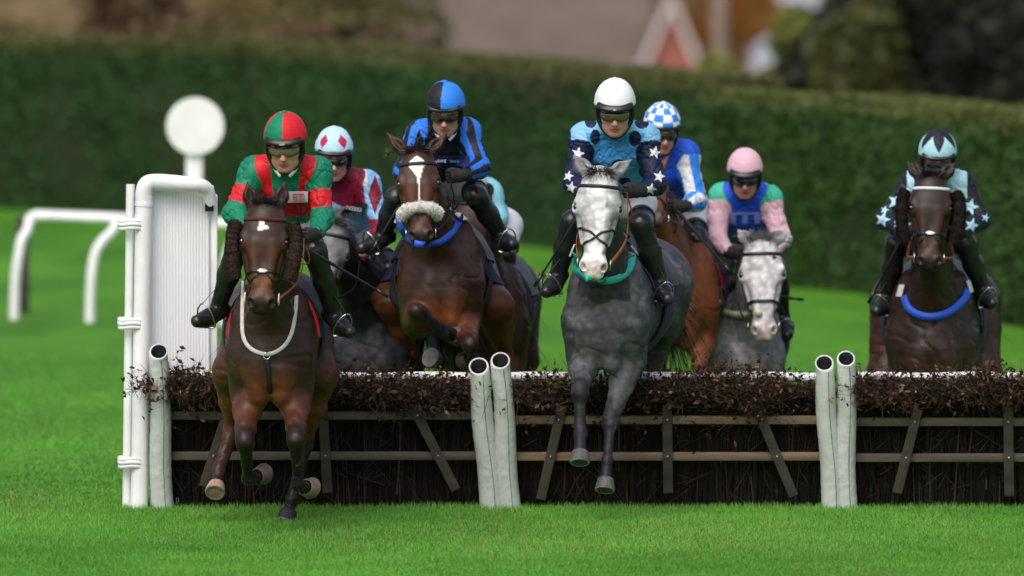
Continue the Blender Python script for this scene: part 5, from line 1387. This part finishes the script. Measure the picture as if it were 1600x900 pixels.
    v, F, _ = mb.get(); th.part('chin_strap', v, F, M['rubber'], parent=hm)
    # ---- goggles
    if sp.get('gog', 'dark') is not None:
        mt = {'dark': M['lens_dark'], 'amber': M['lens_amber'], 'clear': M['lens_clear']}[sp.get('gog', 'dark')]
        n = 40; th0 = np.linspace(-1.12, 1.12, n); rows = []
        for du in np.linspace(-1, 1, 9):
            nose = np.exp(-(th0/.20)**2)*.012*(du < 0)*(-du)
            u_ = .002 + du*(.0215-.006*(np.abs(th0)/1.12)**2) + nose; rr = 1-.05*du*du
            rows.append(np.stack([np.sin(th0)*.088*rr, .012+np.cos(th0)*.104*rr, u_], 1))
        g = np.array(rows); Vo = HC+hz*(g@HR); Vi = HC+hz*((g*[.96, .96, 1])@HR); V = np.concatenate([Vo.reshape(-1, 3), Vi.reshape(-1, 3)]); ix = np.arange(9*n).reshape(9, n); m = 9*n
        qf = lambda X: np.stack([X[:-1, :-1].ravel(), X[:-1, 1:].ravel(), X[1:, 1:].ravel(), X[1:, :-1].ravel()], 1)
        F = [qf(ix), qf(ix)[:, ::-1]+m]
        for e in (ix[0], ix[-1], ix[:, 0], ix[:, -1]): F.append(np.stack([e[:-1], e[1:], e[1:]+m, e[:-1]+m], 1))
        gg = th.part('goggles', V, [np.vstack(F)], mt)
        mb = MB(); edge = np.vstack([g[0], g[1:-1, -1], g[-1][::-1], g[1:-1, 0][::-1]])*[1.01, 1.01, 1.0]; ep = HC+hz*(edge@HR); mb.tube(np.vstack([ep, ep[:1]]), .0042, 6, cap=False); v, F, _ = mb.get(); th.part('goggle_frame', v, F, M['rubber'] if sp.get('gog') != 'clear' else mat('brown_frame', (.06, .02, .015), .3), parent=gg)
    # ---- whip
    if sp.get('whip'):
        a, b_ = [P(*q) for q in sp['whip']]; d = nrm(b_-a); mb = MB(); Lw = np.linalg.norm(b_-a)
        mb.tube([a-d*.04, a+d*.16], [.012, .011], 10); mb.tube([a+d*.16, a+d*Lw*.8, b_], [.009, .0075, .006], 8); mb.box(b_+d*.04, (.022, .006, .10), R=np.stack([np.cross(d, V3(0, 1, 0)), V3(0, 1, 0), d], 1))
        v, F, _ = mb.get(); Thing('whip', a, sp['whiplabel'], 'whip', None, V=v, F=F, mat=M['rubber'])
    # ---- reins and stirrups belong to the horse
    if ht is not None:
        rm = sp.get('reinmat', M['leather'])
        for sd, s_ in ((-1, 'L'), (1, 'R')):
            Wr, d, inw, ac = hands[s_]; hq_ = Wr+d*.095+inw*.022; b0 = ht.bit[sd]; m1 = b0*.5+hq_*.5+V3(sd*.05, 0, -.06)
            path = smooth_path([b0, m1, hq_, hq_ + V3(-sd*.02, .04, -.03)], 24); mb = MB(); T_ = np.gradient(path, axis=0); nn = np.cross(T_, V3(0, 0, 1)); nn /= np.linalg.norm(nn, axis=1)[:, None]
            mb.ribbon(path, nn, sp.get('reinw', .016), .004); v, F, _ = mb.get(); ht.part('reins', v, F, rm)
            lp = smooth_path([hq_, hq_+V3(sd*.03, .05, -.16), hq_*.5+HC*.5+V3(-sd*.04, .0, -.42), (J['wl']+J['wr'])/2+V3(0, .1, -.14)], 16); mb = MB(); mb.tube(lp, .005, 6); v, F, _ = mb.get(); ht.part('rein_end', v, F, rm)
        for K_, A, To in ((J['kl'], J['al'], J['tl']), (J['kr'], J['ar'], J['tr'])):
            fd = nrm(To-A); dn = nrm(V3(0, 0, -1)-(-fd[2])*fd); sd_ = np.cross(fd, dn); c0 = A+(To-A)*.62+dn*.01
            pts = [c0+dn*.062-sd_*.052, c0+dn*.064+sd_*.052, c0+dn*.02+sd_*.062, c0-dn*.045+sd_*.050, c0-dn*.085+sd_*.018, c0-dn*.09, c0-dn*.085-sd_*.018, c0-dn*.045-sd_*.050, c0+dn*.02-sd_*.062, c0+dn*.062-sd_*.052]
            mb = MB(); mb.tube(smooth_path(pts, 40), .0052, 8, cap=False); mb.box(c0+dn*.064, (.11, .03, .008), R=np.stack([sd_, fd, dn], 1)); v, F, _ = mb.get(); st = ht.part('stirrup', v, F, M['steel'])
            top = c0-dn*.09; kk = K_*.55+HP*.45; q = [top, top*.5+kk*.5+V3(0, .02, 0), kk+V3(0, .06, 0)]; path = smooth_path(q, 12); T_ = np.gradient(path, axis=0); nn = np.cross(T_, V3(0, 1, 0)); nn /= np.maximum(1e-6, np.linalg.norm(nn, axis=1))[:, None]
            mb = MB(); mb.ribbon(path, nn, .022, .004); v, F, _ = mb.get(); ht.part('stirrup_leather', v, F, M['leather'], parent=st)
    return th
def hit(f, pxy, Yc, off=.003):
    """points where the lines of sight through photo positions meet the jacket"""
    px, py = np.asarray(pxy, float).T; c = P(px.mean(), py.mean(), Yc); out = []
    for x, y in zip(px, py):
        q = P(x, y, Yc); dv = nrm(q-CAM); t = np.linspace(-.35, .6, 380); qq = q+dv*t[:, None]; F_ = f.eval(qq); k = np.argmax(F_ < off)
        out.append(qq[k] if F_[k] < off else q)
    return np.array(out), dv
def patch_text(th, corners, Yc, text, bgc, txc, size, place, rot=0.0, name='text_patch', xs=1.0):
    """a printed patch on the jacket. corners: quad in photo pixels"""
    n, m = 12, 6; c = np.array(corners, float); g = []
    for j in range(m+1):
        for i in range(n+1):
            u, v = i/n, j/m; g.append((c[0]*(1-u)+c[1]*u)*(1-v)+(c[3]*(1-u)+c[2]*u)*v)
    pts, dv = hit(th.jf, g, Yc, .016); pm = None
    if bgc is not None:
        G = pts.reshape(m+1, n+1, 3)
        for _ in range(2): G[1:-1] = (G[:-2]+G[2:]+2*G[1:-1])/4; G[:, 1:-1] = (G[:, :-2]+G[:, 2:]+2*G[:, 1:-1])/4
        ix = np.arange((n+1)*(m+1)).reshape(m+1, n+1); F = np.stack([ix[:-1, :-1].ravel(), ix[:-1, 1:].ravel(), ix[1:, 1:].ravel(), ix[1:, :-1].ravel()], 1)
        k = (n+1)*(m+1); V = np.vstack([G.reshape(-1, 3), G.reshape(-1, 3)-dv*.003]); 
        pm = th.part(name, V, [np.vstack([F[:, ::-1], F+k])], mat(name, bgc, .6), parent=th.jk, smooth=True); yc = G.reshape(-1, 3)
    if text:
        cu = bpy.data.curves.new('lettering', 'FONT'); cu.body = text; cu.size = 1.0; cu.resolution_u = 3; cu.align_x = 'CENTER'; cu.offset = .015
        to = bpy.data.objects.new('lettering', cu); COL.objects.link(to); dg = bpy.context.evaluated_depsgraph_get(); me = to.evaluated_get(dg).to_mesh()
        V = np.array([v.co[:] for v in me.vertices]); F = [list(p.vertices) for p in me.polygons]; to.evaluated_get(dg).to_mesh_clear(); bpy.data.objects.remove(to); bpy.data.curves.remove(cu)
        cr_, sr = math.cos(rot), math.sin(rot); x, y = V[:, 0]*xs, V[:, 1]-.35
        px = place[0]+size*(x*cr_+y*sr*1.0); py = place[1]-size*(y*cr_-x*sr*1.0)
        gx = np.array(g); near = np.array([np.argmin(np.hypot(gx[:, 0]-a, gx[:, 1]-b_)) for a, b_ in zip(px, py)])
        G = (yc if bgc is not None else pts); Yv = G[near, 1]-.012
        Yv[:] = np.mean(np.sort(Yv)[:max(1, len(Yv)//3)])
        W_ = np.array([P(a, b_, y_) for a, b_, y_ in zip(px, py, Yv)])
        me2 = bpy.data.meshes.new('lettering'); me2.from_pydata([tuple(q) for q in (W_-th.base)], [], F); me2.update()
        o = link('lettering', me2, mat('lettering', txc, .6), th.jk)
def fill(n, c): return np.tile(np.array(c, float), (n, 1))
cGREEN, cRED, cMAR, cSKY, cWH, cBLK = (.004, .19, .105), (.60, .012, .022), (.20, .008, .035), (.22, .48, .78), (.72, .73, .76), (.010, .010, .014)
cBLUE, cNAVY, cTURQ, cROY, cPINK, cPALE = (.025, .17, .72), (.007, .010, .050), (.24, .60, .72), (.015, .09, .62), (.66, .42, .50), (.36, .62, .72)
isarm = lambda t: np.char.find(t.astype(str), 'arm') >= 0
def silk1(d):
    C = fill(d['n'], cGREEN); t = d['tags'].astype(str); arm = isarm(t); x = d['px']-446; y = d['py']
    C[~arm & (np.abs(x) < 58)] = cRED
    C[~arm & (np.abs(x) < 24-(y-262)*.12) & (y < 312)] = cGREEN
    C[~arm & (y > 338)] = cGREEN
    C[arm & (t != 'farmL') & (t != 'farmR') & (d['t'] > .42) & (d['t'] < .80)] = cRED
    C[arm & (d['t'] < .1) & (np.abs(x) < 44)] = cRED
    C[(~arm) & (y > 312) & (y < 338)] = cRED
    return C
def silk2(d):
    C = fill(d['n'], cMAR); t = d['tags'].astype(str); arm = isarm(t); px, py = d['px'], d['py']
    out = arm & (px > 520); C[out] = cSKY
    C[out & (px < 566+(py-262)*.08)] = cMAR
    C[out & (np.abs(px-568-(py-262)*.10) < 4) & (py < 290)] = cWH
    C[out & (np.abs(px-586)/11+np.abs(py-304)/32 < 1)] = cMAR
    C[arm & (py > 342)] = cMAR; C[arm & (px < 500)] = cSKY; C[arm & (px < 500) & (py < 325) & (py > 285)] = cMAR
    C[(~arm) & (py+.5*np.abs(px-545) > 328)] = cSKY
    return C
def silk3(d):
    C = fill(d['n'], cBLUE); t = d['tags'].astype(str); arm = isarm(t); x = d['px']-694
    C[~arm & ((np.abs(x) % 26) > 13)] = cBLK; C[~arm & (d['py'] > 215) & (x > -30) & (x < 14)] = cBLK
    C[arm & (np.sin(d['ang']*5+.6) > -.05)] = cBLK
    C[arm & np.char.startswith(t, 'farm') & (d['t'] > .8)] = cBLK
    return C
def silk4(d): return fill(d['n'], cTURQ)
def silk5(d):
    C = fill(d['n'], (.065, .30, .72)); t = d['tags'].astype(str); arm = isarm(t); px, py = d['px'], d['py']; tt = d['t']
    C[(py < 208) & ~arm] = (.20, .50, .80)
    sl = (np.char.startswith(t, 'uarm') & ((tt > .16) | (np.abs(px-962) > 70))) | np.char.startswith(t, 'farm'); C[np.char.startswith(t, 'uarm')] = (.22, .50, .80); C[sl] = cNAVY
    for cx, cy, a, b_ in ((923, 191, 9, 9), (1003, 192, 11, 9), (930, 214, 8, 12), (992, 216, 10, 12), (967, 256, 11, 7), (976, 283, 9, 6), (935, 262, 8, 7), (1006, 268, 8, 9)):
        C[~sl & (((px-cx)/a)**2+((py-cy)/b_)**2 < 1)] = cNAVY
    for cx, cy, R in ((903, 240, 11), (888, 275, 9), (892, 293, 10), (1023, 238, 11), (1030, 276, 10), (1017, 296, 10)):
        C[sl & star(px, py, cx, cy, R, .25)] = cWH
    return C
def silk6(d):
    C = fill(d['n'], cROY); t = d['tags'].astype(str); arm = isarm(t); C[arm] = cWH; C[arm & (np.sin(d['ang']*3.0-.4) > .05)] = (.025, .22, .75)
    C[np.char.startswith(t, 'uarm') & (d['t'] < .08)] = cROY
    return C
def silk7(d):
    C = fill(d['n'], cROY); t = d['tags'].astype(str); arm = isarm(t); C[arm] = cPINK; x = d['px']-1164; y = d['py']
    C[~arm & (np.abs(x) > 29+6*np.sin((y-280)/9.))] = (.03, .36, .20); C[arm & (d['t'] < .14)] = (.05, .45, .28); C[~arm & (y > 360)] = (.01, .15, .10)
    return C
def silk8(d):
    C = fill(d['n'], cPALE); t = d['tags'].astype(str); arm = isarm(t); px, py = d['px'], d['py']
    sl = arm & ((np.abs(px-1464) > 47+(py-268)*.0) | np.char.startswith(t, 'farm') | (d['t'] > .4)); C[sl] = (.011, .011, .022)
    C[~arm & (py > 300)] = (.011, .011, .022)
    for cx, cy, R in ((1400, 315, 14), (1379, 343, 13), (1382, 328, 7), (1516, 323, 14), (1518, 352, 12), (1540, 340, 7), (1403, 350, 8)):
        C[sl & star(px, py, cx, cy, R, .3)] = (.40, .66, .80)
    return C
def cap1(d):
    C = fill(d['n'], cGREEN); a = d['az']; C[(a > 0) & (a < math.pi/2+.3)] = cRED; C[(a < -math.pi/2-.15)] = cRED; C[(a < -1.15) & (d['el'] < 1.2)] = cRED; C[d['el'] < .02] = cRED; C[(d['el'] < .05) & (d['el'] > .02) & (a > 0)] = cRED
    return C
def cap2(d):
    C = fill(d['n'], (.45, .68, .85)); a, e = d['az'], d['el']
    for a0 in (-.62, .50, 1.6, -1.75, 2.7): C[(np.abs(a-a0)/.30+np.abs(e-.62)/.36) < 1] = (.45, .02, .09)
    C[e < .12] = (.10, .22, .48)
    return C
def cap3(d):
    C = fill(d['n'], (.012, .012, .02)); a = d['az']; C[(a > -.12) & (a < math.pi/2+.4)] = (.03, .22, .82); C[(a < -1.9)] = (.03, .22, .82); return C
def cap5(d):
    C = fill(d['n'], (.78, .78, .82)); return C
def cap6(d):
    a, e = d['az'], d['el']; k = np.floor((a+.2)/(math.pi/6)).astype(int)+np.floor(e/.36).astype(int)
    C = fill(d['n'], (.78, .80, .84)); C[k % 2 == 0] = (.03, .23, .72); return C
def cap7(d): 
    C = fill(d['n'], (.68, .42, .50)); C[d['el'] < .05] = (.45, .20, .28); return C
def cap8(d):
    a, e = d['az'], d['el']; C = fill(d['n'], (.36, .62, .72)); z = np.abs(((a+.52) % 1.05)-.525)/.525; C[e > .32+.75*z] = (.011, .011, .022); return C
RD = {
 1: dict(J=dict(head=(446, 229, -2.02), sl=(395, 269, -1.84), sr=(497, 269, -1.84), el=(366, 334, -1.96), er=(504, 342, -1.94), wl=(392, 366, -2.20), wr=(494, 366, -2.20), hl=(404, 372, -2.28), hr=(478, 372, -2.28),
            hip=(443, 366, -1.48), kl=(370, 388, -1.84), kr=(493, 396, -1.84), al=(341, 480, -1.62), ar=(521, 490, -1.62), tl=(308, 502, -1.80), tr=(546, 519, -1.76)), look=(-.10, -1, -0.27), hs=1.20, gog='clear', collar=True, badge=True, silk=silk1, cap=cap1, res=.0058,
    label='jockey in green and red silks with quartered red and green cap, on the leading bay', whip=((494, 398, -2.30), (590, 454, -2.05)), whiplabel='black whip held by the leading green and red jockey', reinmat=M['tan_leather']),
 2: dict(J=dict(head=(522, 247, 1.02), sl=(488, 291, 1.18), sr=(574, 289, 1.18), el=(474, 352, 1.1), er=(596, 352, 1.05), wl=(500, 396, .86), wr=(580, 388, .86), hl=(518, 404, .82), hr=(566, 404, .82),
            hip=(548, 372, 1.58), kl=(515, 424, 1.28), kr=(612, 424, 1.28), al=(505, 490, 1.4), ar=(634, 492, 1.4), tl=(495, 510, 1.25), tr=(648, 512, 1.25)), look=(.02, -1, -0.24), hs=1.14, silk=silk2, cap=cap2, bare='R', peak=.8,
    label='jockey in maroon and light blue silks, maroon diamonds on pale cap'),
 3: dict(J=dict(head=(696, 176, .20), sl=(654, 212, .38), sr=(732, 208, .38), el=(632, 268, .30), er=(750, 262, .26), wl=(648, 286, -.02), wr=(724, 274, .0), hl=(662, 290, -.08), hr=(702, 276, -.06),
            hip=(708, 286, .84), kl=(618, 312, .48), kr=(746, 310, .48), al=(598, 366, .62), ar=(782, 366, .64), tl=(566, 388, .50), tr=(800, 382, .50)), look=(-.08, -1, -0.35), hs=1.14, silk=silk3, cap=cap3, collar=True, peak=.75,
    label='jockey in blue and black striped silks with halved cap, on the leaping bay', whip=((620, 330, -.05), (590, 378, -.0)), whiplabel='black whip pointing down beside the leaping bay horse, left of its head'),
 4: dict(J=dict(head=(722, 256, 2.30), sl=(694, 299, 2.45), sr=(762, 303, 2.45), el=(690, 350, 2.4), er=(776, 342, 2.4), wl=(720, 376, 2.1), wr=(752, 376, 2.1), hl=(730, 380, 2.04), hr=(744, 380, 2.04),
            hip=(764, 352, 2.85), kl=(716, 410, 2.6), kr=(788, 402, 2.6), al=(712, 470, 2.7), ar=(794, 478, 2.7), tl=(708, 500, 2.55), tr=(805, 506, 2.55)), look=(0, -1, -0.27), hs=1.0, b=1.15, silk=silk4, cap=lambda d: fill(d['n'], cTURQ), res=.008,
    label='jockey in plain turquoise silks mostly hidden behind the blue and black jockey'),
 5: dict(J=dict(head=(961, 175, -.78), sl=(912, 215, -.56), sr=(1010, 215, -.56), el=(897, 284, -.66), er=(1024, 288, -.66), wl=(908, 300, -1.0), wr=(1000, 298, -.94), hl=(922, 304, -1.08), hr=(978, 300, -1.02),
            hip=(974, 318, -.16), kl=(893, 350, -.50), kr=(1003, 354, -.50), al=(872, 428, -.36), ar=(1030, 436, -.36), tl=(854, 456, -.52), tr=(1043, 468, -.50)), look=(-.02, -1, -0.27), hs=1.18, gog='amber', badge=True, silk=silk5, cap=cap5, res=.0058, peak=1.1,
    label='jockey with plain white cap, light blue spotted body and navy star sleeves', whip=((904, 338, -.98), (846, 430, -.85)), whiplabel='black whip slanting down beside the dappled grey horse, under the white capped jockey', reinmat=M['tan_leather'], reinw=.03),
 6: dict(J=dict(head=(1034, 206, 2.05), sl=(1002, 244, 2.22), sr=(1072, 242, 2.22), el=(990, 310, 2.15), er=(1088, 314, 2.12), wl=(1010, 334, 1.9), wr=(1070, 322, 1.86), hl=(1024, 336, 1.84), hr=(1052, 324, 1.8),
            hip=(1056, 330, 2.72), kl=(1006, 388, 2.36), kr=(1088, 376, 2.36), al=(1000, 450, 2.45), ar=(1100, 446, 2.45), tl=(990, 470, 2.3), tr=(1124, 474, 2.28)), look=(.22, -1, -0.31), hs=1.10, silk=silk6, cap=cap6, peak=.7,
    label='jockey with blue and white checked cap and striped sleeves behind the white capped jockey', whip=((1062, 334, 1.80), (1132, 414, 1.75)), whiplabel='black whip slanting down right across the chestnut horse'),
 7: dict(J=dict(head=(1164, 277, 2.72), sl=(1128, 308, 2.90), sr=(1201, 310, 2.90), el=(1118, 370, 2.82), er=(1220, 374, 2.82), wl=(1138, 394, 2.62), wr=(1206, 396, 2.62), hl=(1152, 396, 2.56), hr=(1196, 400, 2.56),
            hip=(1162, 386, 3.25), kl=(1122, 424, 2.92), kr=(1212, 422, 2.92), al=(1112, 494, 3.05), ar=(1222, 492, 3.05), tl=(1106, 518, 2.9), tr=(1230, 524, 2.9)), look=(-.02, -1, -0.29), hs=1.08, silk=silk7, cap=cap7, peak=1.15, skin=.85,
    label='jockey in pink cap and pink sleeves with blue body, riding the pale grey horse', whip=((1205, 462, 2.62), (1238, 466, 2.7)), whiplabel='black whip tip sticking out right of the pale grey horse'),
 8: dict(J=dict(head=(1465, 251, 1.58), sl=(1425, 290, 1.76), sr=(1504, 290, 1.76), el=(1385, 342, 1.68), er=(1530, 344, 1.68), wl=(1408, 362, 1.42), wr=(1500, 364, 1.42), hl=(1424, 366, 1.36), hr=(1486, 368, 1.36),
            hip=(1462, 372, 2.20), kl=(1400, 384, 1.84), kr=(1509, 382, 1.84), al=(1386, 462, 2.0), ar=(1534, 450, 2.0), tl=(1370, 486, 1.86), tr=(1550, 474, 1.86)), look=(0, -1, -0.33), hs=1.14, silk=silk8, cap=cap8, peak=.8,
    label='jockey at the far right in pale blue and black silks with stars on the sleeves', whip=((1402, 388, 1.5), (1366, 456, 1.6)), whiplabel='black whip slanting down left beside the far right horse', reinmat=M['tan_leather'])}
RO = {}
for k in RD:
    if DEV is None or k in DEV: RO[k] = rider(RD[k], HO.get(k))
if 1 in RO: patch_text(RO[1], [(446, 299), (481, 299), (481, 316), (446, 317)], -1.9, 'ET', (.66, .62, .66), (.42, .02, .10), 16, (466, 308), 0, xs=1.05)
if 2 in RO: patch_text(RO[2], [(533, 326), (573, 317), (573, 326), (533, 335)], 1.1, 'NSED', (.008, .010, .02), (.45, .48, .45), 8.5, (553, 326), .2, xs=1.2)
if 3 in RO: 
    patch_text(RO[3], [(672, 243), (733, 243), (733, 260), (672, 260)], .25, 'mbing', (.008, .02, .09), (.40, .45, .62), 7.5, (688, 251), -.1)
    patch_text(RO[3], [(672, 243), (733, 243), (733, 260), (672, 260)], .25, 'world', None, (.05, .22, .45), 7.5, (711, 251.5), .08)
if 7 in RO:
    for q in ([(1141, 334), (1150, 334), (1150, 352), (1142, 350)], [(1160, 337), (1168, 336), (1168, 350), (1160, 350)], [(1178, 334), (1187, 333), (1188, 350), (1179, 350)], [(1141, 332), (1187, 331), (1187, 335), (1141, 336)]):
        patch_text(RO[7], q, 2.75, '', (.16, .20, .48), None, 1, (0, 0), name='pale_print')
# ------------------------------------------------------------------ turf kicked up
rng = np.random.default_rng(77)
tf = mat('turf_clod', vcol=True, rough=.9)
for i, (px, py, Y, r) in enumerate([(606, 238, -.2, .030), (847, 430, .4, .035), (760, 480, 1.0, .02), (870, 305, .5, .006), (836, 477, .3, .008), (842, 500, .3, .007), (826, 512, .2, .009), (834, 545, .4, .007), (780, 400, .6, .006), (1270, 350, .6, .008), (1210, 402, 2.0, .02), (812, 440, .2, .01), (829, 462, .4, .006), (868, 462, .6, .007), (884, 524, .1, .010), (505, 455, .6, .006)]):
    c = P(px, py, Y); mb = MB(); mb.sphere(c, V3(1.2, .9, .8)*r*.6, n=8, col=(.05, .035, .02))
    n = int(20+r*1500); d = rng.normal(size=(n, 3)); d /= np.linalg.norm(d, axis=1)[:, None]; sd = np.cross(d, rng.normal(size=(n, 3))); sd /= np.linalg.norm(sd, axis=1)[:, None]
    V, F = strips(np.tile(c, (n, 1)), d, sd, rng.uniform(.5, 1.9, n)*r, np.full(n, r*.12)); cc = np.repeat(np.array([(.10, .13, .03), (.16, .12, .06), (.05, .035, .02)])[rng.integers(0, 3, n)], 5, 0)
    for f_ in F: mb.add(V, f_, cc)
    V, F, C_ = mb.get(); big = r > .018
    lab = ['clod of turf and dry grass flying beside the ear of the leaping bay', 'clod of turf flying between the leaping bay and the dappled grey horse', 'clod of turf flying beside the flank of the leaping bay'][i] if i < 3 else ('clod of turf flying by the pink jockey\'s sleeve' if i == 10 else 'tiny dark speck of soil thrown into the air by the hooves')
    Thing('turf_clod', c, lab, 'turf clod', 'bits of turf thrown up by the hooves', V=V, F=F, mat=tf, col=C_)
